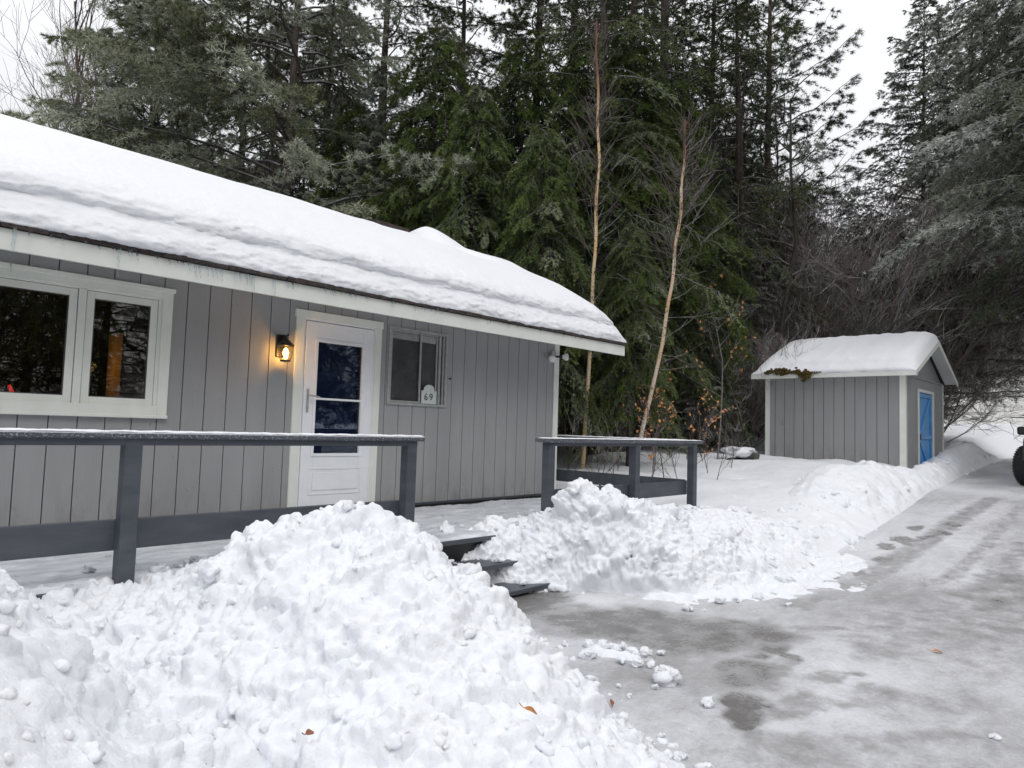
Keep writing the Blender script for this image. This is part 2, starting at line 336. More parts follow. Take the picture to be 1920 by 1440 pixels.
def trackd(pts):
    pts = np.array([march(*p)[:2] for p in pts]); o = pts[0]-3*(pts[1]-pts[0])/np.linalg.norm(pts[1]-pts[0])*0; D = np.full(DX.shape, 9.)
    for a, b_ in zip(pts[:-1], pts[1:]):
        ab = b_-a; t = np.clip(((DX-a[0])*ab[0]+(DY-a[1])*ab[1])/(ab@ab), 0, 1); D = np.minimum(D, np.hypot(DX-a[0]-t*ab[0], DY-a[1]-t*ab[1]))
    return D
for pts, wd, st_ in (([(1490, 1140), (1560, 1118), (1650, 1075), (1720, 1025), (1800, 972), (1862, 935)], .17, .50), ([(1700, 1110), (1790, 1080), (1860, 1010), (1915, 950)], .11, .42), ([(1850, 1100), (1900, 1050), (1919, 1020)], .16, .46)):
    wet = np.maximum(wet, (st_+.22*fbm(DX*7, DY*9, 3))*sm((wd*1.5+.05*fbm(DX*5, DY*5, 3)-trackd(pts))/(wd*1.1)))
wet = np.where(DY > edge(DX)-.05, wet*.3, wet)
DZ = zd(DX)+.006+fbm(DX*2.5, DY*2.5, 3)*.006-.006*np.clip(wet, 0, 1)
mb = MB(); mb.grid(np.stack([DX, DY, DZ], -1), wet=np.clip(wet, 0, 1)); g = mb.build('driveway', M['drive'], smooth=True); tag(g, kind='structure')

# ------------------------------------------------------------------ snow heaps
ICO = {}
def ico(sub):
    if sub in ICO: return ICO[sub]
    import bmesh
    bm = bmesh.new(); bmesh.ops.create_icosphere(bm, subdivisions=sub, radius=1); V = np.array([v.co[:] for v in bm.verts]); Fa = np.array([[v.index for v in f.verts] for f in bm.faces]); bm.free(); ICO[sub] = (V, Fa); return ICO[sub]
LUMPS = []
_r = RS(3)
for i in range(10):
    V, Fa = ico(3); V = V.copy(); d = np.zeros(len(V))
    for k in range(9):
        a = nrm(_r.randn(3)); cut = _r.uniform(.45, .85); p = V@a; d += -np.clip(p-cut, 0, 1)*.8
    n_ = fbm(V[:, 0]*1.7+i*5, V[:, 1]*1.7+V[:, 2]*1.3, 3)*.5+fbm(V[:, 2]*5+i, V[:, 0]*5+V[:, 1]*2, 2)*.10
    LUMPS.append((V*(1+d+n_)[:, None], Fa))
LUMP2 = []
for i in range(10):
    V, Fa = ico(2); V = V.copy(); n_ = fbm(V[:, 0]*1.6+i*5, V[:, 1]*1.6+V[:, 2]*1.2, 2)*.6; LUMP2.append((V*(1+n_)[:, None], Fa))
def rotm(r):
    q = nrm(r.randn(4)); w, x, y, z = q
    return np.array([[1-2*(y*y+z*z), 2*(x*y-z*w), 2*(x*z+y*w)], [2*(x*y+z*w), 1-2*(x*x+z*z), 2*(y*z-x*w)], [2*(x*z-y*w), 2*(y*z+x*w), 1-2*(x*x+y*y)]])
def lump(mb, r, c, rad_, big=False, flat=.8):
    V, Fa = (LUMPS if big else LUMP2)[r.randint(10)]; W = (V*r.uniform(.75, 1.2, 3))@rotm(r).T*rad_; W[:, 2] *= flat; mb.add(W+np.array(c), Fa)
def hsh(i, j, k, q):
    h = (i*374761393+j*668265263+k*2147483647+q*974634777) & 0x7fffffff; h = ((h ^ (h >> 13))*1274126177) & 0x7fffffff; return ((h ^ (h >> 16)) & 0xffff)/65535.
def domes(P, s, seed, rmin=.35, rmax=.8):
    Q = P/s; I = np.floor(Q).astype(np.int64); out = np.zeros(len(P))
    for a in (-1, 0, 1):
        for b in (-1, 0, 1):
            for c in (-1, 0, 1):
                i, j, k = I[:, 0]+a, I[:, 1]+b, I[:, 2]+c; q = [hsh(i, j, k, seed+m) for m in range(5)]; r = rmin+(rmax-rmin)*q[3]
                dx = Q[:, 0]-i-q[0]; dy = Q[:, 1]-j-q[1]; dz = Q[:, 2]-k-q[2]; e = .7+.6*q[4]; d2 = (dx*dx*e+dy*dy/e+dz*dz)/(r*r)
                out = np.maximum(out, r*np.sqrt(np.clip(1-d2, 0, 1)))
    return out*s
def heap(name, x0, x1, y0, y1, res, hf, label, cat='snow pile', seed=1, scales=((.30, .30), (.15, .55), (.075, .55), (.036, .5)), lumps=300, lr=(.015, .05), big=40, br=(.05, .1), rough=1.0, mat='chunk', calm=None, base=.06):
    r = RS(seed); X = np.arange(x0, x1+res, res); Y = np.arange(y0, y1+res, res); GX, GY = np.meshgrid(X, Y, indexing='ij')
    H = hf(GX, GY); G = np.maximum(ground_h(GX, GY), np.where(GY < edge(GX)+.3, zd(GX), -9)); mask = sm((H-G)/.16+.1); keep = H > G-.10
    H = H+mask*rough*fbm(GX*2.4, GY*2.4, 3)*base
    gx_, gy_ = np.gradient(H, res); n_ = np.stack([-gx_, -gy_, np.ones_like(H)], -1); n_ /= np.linalg.norm(n_, axis=-1)[..., None]
    P = np.stack([GX, GY, H], -1); k = keep; Pk = P[k]; nk = n_[k]
    w_ = np.stack([fbm(Pk[:, 0]*9+Pk[:, 2]*5, Pk[:, 1]*9, 3), fbm(Pk[:, 1]*9+31, Pk[:, 2]*9+Pk[:, 0]*4, 3), fbm(Pk[:, 2]*9-17, Pk[:, 0]*9-Pk[:, 1]*4, 3)], -1)
    D_ = np.zeros(len(Pk)); Cd = Pk.copy()
    for m_, (sc_, am) in enumerate(scales):
        d = domes(Cd+w_*sc_*.32, sc_, seed*7+m_*11)*am; patch = .45+.75*sm(.5+1.3*fbm(Pk[:, 0]*2.1+m_*9, Pk[:, 1]*2.1+Pk[:, 2]*2, 2)); D_ += d*patch; Cd = Cd+nk*d[:, None]*.6
    mk = mask[k]*rough*(1 if calm is None else calm(Pk[:, 0], Pk[:, 1])); V = Pk+nk*((D_-.03)*mk)[:, None]; P[k] = V
    mb = MB(); mb.grid(P, keep); idx = np.arange(len(V)); Gk = G[k]
    sel = idx[(V[:, 2] > Gk-.01)]; edge_ = idx[(V[:, 2] <= Gk+.04) & (V[:, 2] > Gk-.09)]
    for n, (a, b_), bg in ((lumps, lr, False), (big, br, True)):
        for q_ in range(n):
            i = sel[r.randint(len(sel))] if r.rand() < .8 or not len(edge_) else edge_[r.randint(len(edge_))]; q = a+(b_-a)*r.rand()**2; c = V[i].copy(); c[2] = max(c[2], Gk[i])
            lump(mb, r, c+nk[i]*q*r.uniform(-.55, .15), q, bg)
    o = mb.build(name, M[mat], smooth=True); return tag(o, label, cat)
# big heap in front of the deck
def pileA(X, Y):
    cr = np.interp(X, [-2.6, -1.5, 0, .35, .62, .85, 1.10, 1.30, 1.49, 1.85, 2.15, 2.5, 2.66, 2.85, 3.2, 3.45, 3.7, 3.95, 4.3], [-1.5, -.24, -.24, -.29, -.58, -.90, -1.17, -1.17, -1.01, -.71, -.58, -.55, -.72, -.90, -1.11, -1.33, -1.45, -1.48, -1.6])
    yc = np.interp(X, [-2, 1, 1.3, 2.5, 4], [3.3, 3.7, 3.75, 3.6, 3.75])
    yf = np.interp(X, [-2.6, 0, 1.5, 2.2, 2.8, 2.96, 3.2, 3.52, 3.92], [.9, .75, .8, .95, 1.35, 1.85, 2.3, 2.76, 3.4])
    t = np.clip((Y-yf)/(yc-yf), -.3, 1); f = np.sin(np.abs(t)*math.pi/2)**np.interp(X, [2., 2.8, 3.6], [.85, 1.5, 2.2])
    zf = np.where(t > 0, -1.47+(np.maximum(cr, -1.47)+1.47)*f, -1.47+.4*t)
    zf = np.minimum(zf, np.where(cr < -1.46, -1.6, 9))
    tg = np.interp(X, [.9, 1.7, 2.1, 3.4, 3.75], [1.05, 1.05, .985, .985, 1.22]); back = cr-(cr+tg)*sm((Y-yc)/(4.66-yc))-.4*np.clip(Y-4.72, 0, 9)
    return np.where(Y < yc, zf, back)
heap('snow_pile', -2.4, 4.25, .6, 4.9, .0115, pileA, 'large clumpy heap of shovelled snow in the foreground before the left railing', seed=5,
     scales=((.30, .26), (.15, .55), (.075, .65), (.036, .75)), lumps=1300, lr=(.008, .030), big=260, br=(.03, .070), calm=lambda x, y: .40+.60*sm((x-.5)/.5))
def pileB(X, Y):
    cr = np.interp(X, [4.45, 4.75, 5.1, 5.4, 5.7, 6.1, 6.5, 7.0, 7.5, 8.2, 8.8], [-1.5, -1.34, -1.06, -.70, -.60, -.72, -.84, -.97, -.92, -.92, -1.05])
    yc = np.interp(X, [4.5, 5.5, 8.5], [4.4, 4.15, 3.9]); yf = np.interp(X, [4.4, 5.0, 5.25, 5.5, 6.3, 7.3, 8.5, 9], [4.22, 3.98, 3.6, 3.1, 2.80, 2.70, 2.78, 2.8])
    t = np.clip((Y-yf)/(yc-yf), -.3, 1); f = np.sin(np.abs(t)*math.pi/2)**1.15; zf = np.where(t > 0, zd(X)-.02+(cr-zd(X)+.02)*f, zd(X)-.02+.4*t)
    back = cr-(cr+1.03)*sm((Y-yc)/(4.9-yc))
    return np.where(Y < yc, zf, back)-.8*np.clip(4.75-X, 0, 1)*0
heap('snow_pile', 4.35, 9.0, 2.5, 4.95, .0085, pileB, 'lumpy shovelled snow heap right of the deck steps before the short railing', seed=8,
     scales=((.42, .32), (.20, .55), (.095, .62), (.045, .65)), lumps=420, lr=(.01, .035), big=60, br=(.04, .10), calm=lambda x, y: 1-.62*sm((x-6.3)/1.2))
def berm(X, Y):
    e = edge(X); H0 = np.interp(X, [7.8, 8.8, 9.6, 10.8, 12.0, 13.0, 14.2, 16, 18, 20, 22, 24, 27, 29], [.34, .26, .24, .42, .64, .56, .38, .30, .38, .50, .58, .56, .4, -.1])
    w = np.interp(X, [8, 12, 16, 30], [2.2, 2.1, .8, 1.6]); t = (Y-e+.1)/w
    f = np.where(t < .5, np.sin(np.clip(t/.5, -.3, 1)*math.pi/2), 1-.75*sm((t-.5)/.5)); f = np.where(t > 1, .25-(t-1), f)
    return zd(X)-.03+np.where(H0 > 0, H0*f, -.2)
o = heap('snow_bank', 7.9, 28.5, 2.3, 6.0, .035, berm, 'long ploughed snow bank along the driveway from the deck to past the shed', 'snow bank', seed=11,
     scales=((.9, .22), (.4, .35), (.17, .4), (.08, .4)), lumps=160, lr=(.015, .05), big=40, br=(.05, .12), rough=.9, base=.10, mat='snow', calm=lambda x, y: (.22+.45*sm(.45+fbm(x*.6, y*.9+4, 2)*1.6)))
def farbank(X, Y):
    u = .729*X+.682*Y; return ground_h(X, Y)+.45*sm((u-38)/2.5)*(1-sm((u-49)/3))*sm((X-38)/2)*sm((Y+5)/2)*(1-sm((Y-16)/2))-.12
heap('snow_bank', 36, 62, -6, 18, .11, farbank, 'tall rough old snow bank at the far end of the driveway right of the shed', 'snow bank', seed=15, scales=((2.2, .25), (1.0, .35), (.45, .4)), lumps=160, lr=(.05, .14), big=30, br=(.12, .25), base=.35, mat='oldsnow')
# loose chunks lying on the ice
r = RS(21)
def chunk(px, py, rad_, label, n=5, grp=None, y=None):
    c = march(px, py); mb = MB()
    for i in range(n): lump(mb, r, tuple(np.array((r.uniform(-.6, .6), r.uniform(-.6, .6), r.uniform(.3, .9)))*rad_*(0 if i == 0 else 1)+np.array((0, 0, rad_*.45 if i == 0 else 0))), rad_*(1 if i == 0 else r.uniform(.3, .6)), True)
    o = mb.build('snow_chunk', M['chunk'], smooth=True); o.location = (c[0], c[1], c[2]+.003); return tag(o, label, 'snow chunk', grp)
chunk(1252, 1282, .085, 'largest loose snow chunk on the wet ice beside the foreground heap', 6)
chunk(1228, 1293, .025, 'small snow lump just left of the largest loose chunk', 2)
chunk(1325, 1326, .038, 'flat round snow lump alone on the pale ice', 2)
chunk(1866, 1388, .025, 'tiny snow lump at the lower right on the driveway', 2)
chunk(1292, 1147, .05, 'smooth oval snow lump on dark ice before the right heap', 3)
chunk(1192, 1112, .06, 'rounded snow lump at the foot of the right heap', 3)
chunk(1395, 1092, .13, 'crumbly snow clump at the right foot of the right heap', 7)
chunk(1470, 1100, .11, 'snow clump on the ice farther right of the right heap', 6)
chunk(1500, 1070, .06, 'flat snow patch clump near the footprints on the ice', 4)
chunk(1440, 1070, .10, 'snow clump behind the clumps at the heap edge', 5)
for i, (px, py, q) in enumerate([(1345, 1110, .07), (1060, 1212, .03), (1150, 1225, .06), (1185, 1232, .05), (1210, 1238, .06), (1130, 1218, .05), (1170, 1220, .04), (1240, 1230, .03), (1105, 1215, .04), (1100, 1235, .05), (1165, 1245, .035), (1195, 1250, .04), (1222, 1252, .03), (1320, 1148, .02), (1350, 1133, .05), (1380, 1130, .04), (1420, 1125, .05), (1450, 1118, .04), (1520, 1090, .03), (1545, 1075, .02), (1480, 1137, .03), (1295, 1372, .012), (1180, 1310, .02), (1160, 1290, .02), (1215, 1400, .03), (1240, 1385, .02), (1275, 1425, .03)]):
    chunk(px, py, q, 'small crumbled snow lump scattered on the icy ground', 4, 'crumbled snow lumps on the ice')
# thin skirt of packed snow left on the ice by the shovelling
mb = MB(); X = np.arange(3.6, 8.6, .018); Y = np.arange(2.1, 4.3, .018); GX, GY = np.meshgrid(X, Y, indexing='ij')
t = (edge(GX)-GY); H = .045-.16*np.clip(t-.05, 0, 2)**1.0+fbm(GX*2.0, GY*3.0, 5)*.075+fbm(GX*9, GY*9, 3)*.03; H = np.where(GX < 5.0, H-.1*(5.0-GX)*3, H)
zz = zd(GX)+H; mb.grid(np.stack([GX, GY, zz], -1), H > -.01); tag(mb.build('snow_crust', M['snow'], smooth=True), 'thin crust of packed snow round the foot of the right heap', 'snow crust')
mb = MB(); c = march(1165, 1230); X = np.arange(c[0]-.9, c[0]+.9, .015); Y = np.arange(c[1]-.8, c[1]+.8, .015); GX, GY = np.meshgrid(X, Y, indexing='ij')
a = march(1250, 1240)-march(1080, 1215); a = a/np.linalg.norm(a); u = (GX-c[0])*a[0]+(GY-c[1])*a[1]; w_ = -(GX-c[0])*a[1]+(GY-c[1])*a[0]
H = .035-.05*(np.abs(u)/.3)**2-.07*(np.abs(w_)/.12)**2+fbm(GX*6, GY*6, 4)*.045; mb.grid(np.stack([GX, GY, zd(GX)+H], -1), H > -.004)
tag(mb.build('snow_ridge', M['chunk'], smooth=True), 'low crumbly snow ridge on the ice left of the largest loose chunk', 'snow ridge')

# ------------------------------------------------------------------ fallen leaves
def leafmesh(name, L, W, mat, curl=.25):
    mb = MB(); n = 9; t = np.linspace(0, 1, n); w = W*np.sin(np.pi*t)**.75*(1-.25*t); V = []
    for s in (-1, -.5, 0, .5, 1): V.append(np.stack([(t-.5)*L, s*w/2, curl*L*(np.abs(s)*.35+.25*np.sin(t*4))*np.sin(np.pi*t)+.004], -1))
    V = np.stack(V, 1); mb.grid(V); mb.tube([(-.5*L, 0, .003), (-.75*L, .1*W, .006), (-.9*L, .2*W, .01)], .002, 4); o = mb.build(name, M[mat], smooth=True)
    sd = o.modifiers.new('thick', 'SOLIDIFY'); sd.thickness = .0012; return o
def setleaf(p, L, W, rot, mat, lab):
    o = leafmesh('fallen_leaf', L, W, mat); o.location = p; o.rotation_euler = rot; return tag(o, lab, 'leaf')
def surf(px, py, hf):
    d = ray(px, py); d = d/np.linalg.norm(d); t = np.arange(1, 9, .005); P = d[None]*t[:, None]; k = np.argmax(P[:, 2] < hf(P[:, 0], P[:, 1])+.05); return P[k]
setleaf(surf(992, 1341, pileA)+np.array((-.03, -.03, .03)), .062, .024, (.6, .5, -.4), 'leaf', 'curled orange leaf lying on the lower right of the foreground snow heap')
setleaf(surf(577, 1385, pileA)+np.array((-.02, -.04, .035)), .05, .03, (.5, .2, .4), 'leafb', 'pale pinkish brown leaf half sunk in the foreground snow heap')
setleaf(march(1146, 1325)+np.array((0, 0, .02)), .045, .028, (.3, -.4, .8), 'leafb', 'dark brown leaf at the right foot of the foreground snow heap')
setleaf(march(1758, 1225)+np.array((0, 0, .008)), .075, .03, (.15, .1, -.9), 'leaf', 'single orange leaf on the icy driveway')
setleaf(march(965, 1105)+np.array((0, 0, .02)), .08, .04, (.2, .1, .3), 'leafb', 'reddish brown leaf on the ice below the deck steps')

# ------------------------------------------------------------------ cabin
D = 6.8; XW = 8.28; XL = -4.2; YB = 14.1; ZS = 1.32
house = empty('cabin', 'long low grey cabin with cream trim, vertical grooved siding and snow on its roof', 'cabin', (0, 0, 0))
def panelled(mb, mg, u0, u1, z0, z1, holes, put, off=.0, sp=.2145, gw=.009, th=.022):
    us = [u0]+[x for x in np.arange(u0-(u0 % sp)+off, u1, sp) if u0+.02 < x < u1-.02]+[u1]
    for a, b_ in zip(us[:-1], us[1:]):
        cuts = sorted({a, b_}|{h for H in holes for h in H[:2] if a < h < b_})
        for c, d in zip(cuts[:-1], cuts[1:]):
            zs = [z0, z1]; seg = [(z0, z1)]
            for (h0, h1, k0, k1) in holes:
                if h0 <= c+1e-6 and h1 >= d-1e-6: seg = [s for (p, q) in seg for s in ((p, min(q, k0)), (max(p, k1), q)) if s[1]-s[0] > 1e-4]
            e0 = c+(gw/2 if c == a else 0); e1 = d-(gw/2 if d == b_ else 0)
            for (p, q) in seg: put(mb, e0, e1, 0, th, p, q); put(mg, c, d, th-.001-.0, th+.05, p, q)
def putF(mb, a, b_, d0, d1, p, q): mb.box(a, b_, D+d0, D+d1, p, q)
WIN = (-.30, 2.45, .06, 1.12)     # window opening in the front wall (u0,u1,z0,z1)
DOOR = (3.92, 4.86, -1.02, 1.13); W2 = (5.07, 5.99, .25, 1.18)
mb = MB(); mg = MB(); panelled(mb, mg, XL, XW, -.98, 1.375, [WIN, DOOR, W2], putF, .10)
wall = mb.build('wall', M['siding'], house); mg.build('siding_grooves', M['groove'], wall)
mb = MB(); mb.box(XL-.02, XW+.002, D-.012, D+.07, -1.06, -.965); mb.build('skirt_board', M['deckh'], house)
mb = MB(); mb.box(XL, XW+.01, D-.05, D-.016, -1.03, -.99); mb.build('edge_mesh', M['black'], house)
# gable wall facing the wood (+X)
mb = MB(); mg = MB()
def putG(mb_, a, b_, d0, d1, p, q): mb_.box(XW-d1, XW-d0, a, b_, p, q)
panelled(mb, mg, D+.075, YB, -1.3, 1.30, [], putG)
mb.prism([(D+.075, 1.30), (YB, 1.30), (10.46, 3.50)], 0, XW-.06, XW-.001)
g = mb.build('wall', M['siding'], house); mg.build('siding_grooves', M['groove'], g)
mb = MB(); mb.box(XL, XL+.06, D+.1, YB, -1.3, 1.3); mb.prism([(D+.1, 1.30), (YB, 1.30), (10.46, 3.50)], 0, XL, XL+.059); mb.box(XL, XW, YB-.05, YB+.01, -1.3, 1.3); mb.build('wall', M['siding'], house)
mb = MB(); mb.box(XW-.09, XW+.022, D-.02, D-.001, -1.02, 1.37, .003); mb.box(XW+.001, XW+.021, D, D+.09, -1.02, 1.37); mb.build('corner_trim', M['trim'], house)
# roof
YE = 6.1; YR = 10.46; ZE = 1.385; ZR = 3.62; sl = (ZR-ZE)/(YR-YE); X0r, X1r = XL-.7, 9.06
YBE = 2*YR-YE; mb = MB(); mb.prism([(YE-.03, ZE-.012), (YR, ZR), (YBE+.03, ZE-.012), (YBE+.03, ZE-.05), (YR, ZR-.04), (YE-.03, ZE-.05)], 0, X0r, X1r+.04)
roof = mb.build('roof', M['shingle'], house, fixn=True)
r = RS(5); mb = MB(); x = X0r
while x < X1r:      # ragged shingle butts along the eave
    w = r.uniform(.10, .30); mb.box(x, min(x+w, X1r+.03), YE-.038-r.uniform(0, .012), YE+.05, ZE-.046, ZE-.012+r.uniform(-.006, .010)); x += w+.006
mb.build('shingle_edge', M['shingle'], roof)
mb = MB(); mb.prism([(YR-.16, ZR-.08), (YR-.16, ZR-.06), (YR, ZR+.045), (YR+.16, ZR-.06), (YR+.16, ZR-.08)], 0, X0r, X1r); mb.build('ridge_cap', M['shingle'], roof)
mb = MB(); mb.prism([(YR-.13, ZR-.02), (YR-.12, ZR+.085), (YR, ZR+.125), (YR+.12, ZR+.085), (YR+.13, ZR-.02)], 0, 7.30, 8.06); mb.build('ridge_vent', M['shingle'], roof)
mb = MB(); mb.box(X0r, X1r, YE-.012, YE+.012, ZE-.21, ZE-.052, .003)
mb.prism([(YE+.014, ZE-.21), (YE+.014, ZE-.054), (YR, ZR-.045), (YBE, ZE-.055), (YBE, ZE-.21), (YR, ZR-.18)], 0, X1r-.022, X1r-.001)
mb.prism([(YE+.014, ZE-.21), (YE+.014, ZE-.054), (YR, ZR-.045), (YBE, ZE-.055), (YBE, ZE-.21), (YR, ZR-.18)], 0, X0r, X0r+.02)
mb.build('fascia', M['trim'], house)
mb = MB(); mb.prism([(YE+.013, ZE-.055), (D+.03, ZE+.02), (D+.03, ZE+.04), (YE+.013, ZE-.035)], 0, X0r+.03, X1r-.03); mb.build('soffit', M['trim'], house)
# interior seen through the glass
mb = MB(); mb.box(XL+.1, XW-.1, 10.4, 10.45, -1.0, 1.3); mb.box(3.3, 3.36, D+.1, 10.4, -1, 1.3); mb.box(XL+.1, XW-.1, D+.1, 10.4, -1.05, -1.0); mb.box(XL+.1, XW-.1, D+.1, 10.4, 1.3, 1.34)
room = mb.build('interior_room', M['brownroom'], house)
mb = MB(); mb.box(2.53, 2.60, 8.3, 8.52, -1, .9); mb.build('lit_door_edge', M['wood'], room)
# picture window
def frame(mb, u0, u1, z0, z1, w, y0, y1, b=.003):
    mb.box(u0, u0+w, y0, y1, z0, z1, b); mb.box(u1-w, u1, y0, y1, z0, z1, b); mb.box(u0+w-.001, u1-w+.001, y0+.001, y1-.001, z1-w, z1-.0005, b); mb.box(u0+w-.001, u1-w+.001, y0+.001, y1-.001, z0+.0005, z0+w, b)
mb = MB(); u0, u1, z0, z1 = WIN; frame(mb, u0-.085, u1+.085, z0-.05, z1+.07, .09, D-.028, D+.012); mb.box(u0-.10, u1+.10, D-.042, D-.002, z1+.045, z1+.085, .004); mb.box(u0-.09, u1+.09, D-.045, D+.0, z0-.075, z0-.045, .004)
wn = mb.build('window_frame', M['trim'], house)
xm = 1.79; cz0 = z0+.01
mb = MB(); frame(mb, u0, u1, z0, z1, .035, D-.006, D+.05); mb.box(xm-.03, xm+.03, D-.012, D+.05, z0+.03, z1-.03, .003); mb.box(.42-.03, .42+.03, D-.012, D+.05, z0+.03, z1-.03, .003); mb.build('window_jamb', M['trim'], wn)
for (a, b_) in ((-.262, .386), (.454, xm-.035), (xm+.035, u1-.038)):
    if b_ < 0: continue
    mb = MB(); frame(mb, a, b_, z0+.038, z1-.038, .062, D+.0, D+.035); s_ = mb.build('sash', M['trim'], wn)
    mb = MB(); frame(mb, a+.0625, b_-.0625, z0+.1005, z1-.1005, .008, D+.004, D+.03, 0); mb.build('gasket', M['vinyl'], wn)
    mb = MB(); mb.box(a+.065, b_-.065, D+.018, D+.0185, z0+.103, z1-.103); mb.build('pane', M['glass'], wn)
# door
mb = MB(); u0, u1, z0, z1 = DOOR
mb.box(u0-.10, u0, D-.022, D+.02, z0, z1+.0, .003); mb.box(u1, u1+.085, D-.022, D+.02, z0, z1, .003); mb.box(u0-.115, u1+.10, D-.026, D+.02, z1, z1+.085, .003); dr = mb.build('door_frame', M['trim'], house)
mb = MB(); mb.box(u0, u0+.02, D-.01, D+.05, z0, z1); mb.box(u1-.02, u1, D-.01, D+.05, z0, z1); mb.box(u0+.02, u1-.02, D-.01, D+.05, z1-.02, z1); mb.build('door_jamb', M['trimw'], dr)
mb = MB(); a, b_ = u0+.026, u1-.026; t0, t1 = z0+.03, z1-.027; gl0, gl1, gz0, gz1 = a+.15, b_-.15, -.345, .885
mb.box(a, gl0, D-.018, D+.016, t0, t1, .003); mb.box(gl1, b_, D-.018, D+.016, t0, t1, .003); mb.box(gl0-.001, gl1+.001, D-.0175, D+.0155, gz1, t1-.001, .002); mb.box(gl0-.001, gl1+.001, D-.0175, D+.0155, t0+.001, gz0, .002)
frame(mb, gl0-.035, gl1+.035, gz0-.035, gz1+.035, .035, D-.028, D-.017); 
frame(mb, a+.10, b_-.10, -.80, -.50, .022, D-.024, D-.017, .003); mb.box(a+.15, b_-.15, D-.025, D-.017, -.75, -.55, .006); mb.box(gl0-.001, gl1+.001, D-.022, D-.002, .245, .268, .002)
door = mb.build('storm_door', M['trimw'], house)
mb = MB(); mb.box(gl0, gl1, D+.004, D+.008, gz0, gz1); mb.build('pane', M['doorglass'], door)
mb = MB(); mb.box(u0+.02, u1-.02, D+.06, D+.10, z0, z1-.02); mb.box(gl0+.05, gl1-.05, D+.05, D+.059, -.7, -.3, .01); mb.build('inner_door', M['blued'], house)
mb = MB(); mb.box(a+.035, a+.06, D-.030, D-.017, .10, .36, .003); mb.tube([(a+.048, D-.03, .285), (a+.048, D-.07, .285), (a+.07, D-.082, .283), (a+.165, D-.078, .272)], [.009, .009, .010, .007], 8, True); mb.tube([(a+.048, D-.03, .15), (a+.048, D-.045, .15)], .009, 8, True)
mb.build('door_handle', M['alu'], door, smooth=False)
# slider window
mb = MB(); u0, u1, z0, z1 = W2; frame(mb, u0-.012, u1+.012, z0-.012, z1+.012, .032, D-.022, D+.03, .002); w2 = mb.build('window_frame', M['alu'], house); tag(w2, 'dull aluminium slider window frame')
mb = MB(); frame(mb, u0+.021, u0+.50, z0+.022, z1-.022, .022, D-.012, D+.004, .001); mb.build('sash', M['alu'], w2)
mb = MB(); frame(mb, u0+.49, u0+.78, z0+.021, z1-.021, .020, D+.006, D+.022, .001); mb.box(u0+.80, u0+.835, D+.0, D+.02, z0+.02, z1-.02); mb.box(u0+.865, u0+.885, D-.005, D+.02, z0+.02, z1-.02); mb.build('sash', M['alu'], w2)
mb = MB(); mb.box(u0+.03, u0+.89, D+.03, D+.034, z0+.02, z1-.02); mb.build('insect_screen', M['screen'], w2)
mb = MB(); mb.box(u0+.044, u0+.478, D+.022, D+.028, z1-.13, z1-.045); mb.box(u0+.512, u0+.758, D+.0225, D+.0285, z1-.13, z1-.045); mb.build('blind_valance', M['alu'], w2)
mb = MB(); mb.add([(u0+.043, D-.002, z0+.043), (u0+.479, D-.002, z0+.043), (u0+.479, D-.002, z1-.043), (u0+.043, D-.002, z1-.043)], [(0, 1, 2, 3)]); mb.build('pane', M['sliderglass'], w2)
# numbered plaque
sg = empty('house_number_plaque', 'small arched white plaque reading 69 leaning in the slider window', 'house number', (u0+.51, D-.03, z0+.022))
sx = .245; pts = [(0, 0), (sx, 0), (sx, .165), (sx-.045, .165)]
pts += [(sx/2+.088*math.cos(t), .168+.075*math.sin(t)) for t in np.linspace(.12, math.pi-.12, 12)]; pts += [(.035, .165), (0, .165)]
mb = MB(); mb.prism(pts, 1, 0, .014); mb.build('plaque_board', M['plaque'], sg, fixn=True)
fc = bpy.data.curves.new('number', 'FONT'); fc.body = '69'; fc.size = .125; fc.extrude = .0015; fc.space_character = 1.35; fc.offset = -.0006; to = bpy.data.objects.new('number', fc); COL.objects.link(to)
dg = bpy.context.evaluated_depsgraph_get(); me = bpy.data.meshes.new_from_object(to.evaluated_get(dg)); bpy.data.objects.remove(to)
to = bpy.data.objects.new('numeral_digits', me); COL.objects.link(to); me.materials.clear(); me.materials.append(M['ink']); to.parent = sg; to.location = (.038, -.003, .045); to.rotation_euler = (rad(90), 0, 0)
# knob on siding, outlet
mb = MB(); mb.lathe([(0, -.03), (.012, -.028), (.012, -.01), (.006, 0)], (6.06, D-.001, .62), 10, 1); tag(mb.build('hook', M['black'], house))
mb = MB(); mb.box(8.02, 8.12, D-.02, D-.001, -.83, -.76, .003); mb.box(8.035, 8.06, D-.035, D-.019, -.82, -.775); mb.box(8.08, 8.105, D-.035, D-.019, -.82, -.775); mb.build('outdoor_socket', M['alu'], house)
# wall lantern
lx, lz = 3.655, .80
lan = empty('wall_lantern', 'lit black coach lantern on the siding left of the white door', 'wall lantern', (lx, D, lz))
mb = MB(); mb.box(-.055, .055, -.02, -.001, -.13, .11, .008); mb.build('backplate', M['black'], lan)
mb = MB(); mb.tube([(0, -.015, .07), (0, -.06, .095), (0, -.11, .088), (.0, -.125, .07)], [.012, .012, .01, .008], 8); mb.tube([(0, -.125, .07), (0, -.14, .10), (0, -.155, .105), (0, -.16, .09)], [.007, .007, .006, .005], 8); mb.build('arm', M['black'], lan, smooth=True)
mb = MB(); mb.lathe([(0, .085), (.012, .08), (.018, .06), (.045, .035), (.052, .025), (.075, .005), (.082, -.008), (.08, -.016), (0, -.016)], (0, -.12, 0), 18); mb.build('cap', M['black'], lan, smooth=True)
mb = MB(); mb.lathe([(.070, -.016), (.072, -.05), (.066, -.10), (.050, -.165)], (0, -.12, 0), 18); mb.build('glass_shade', M['lampglass'], lan, smooth=True)
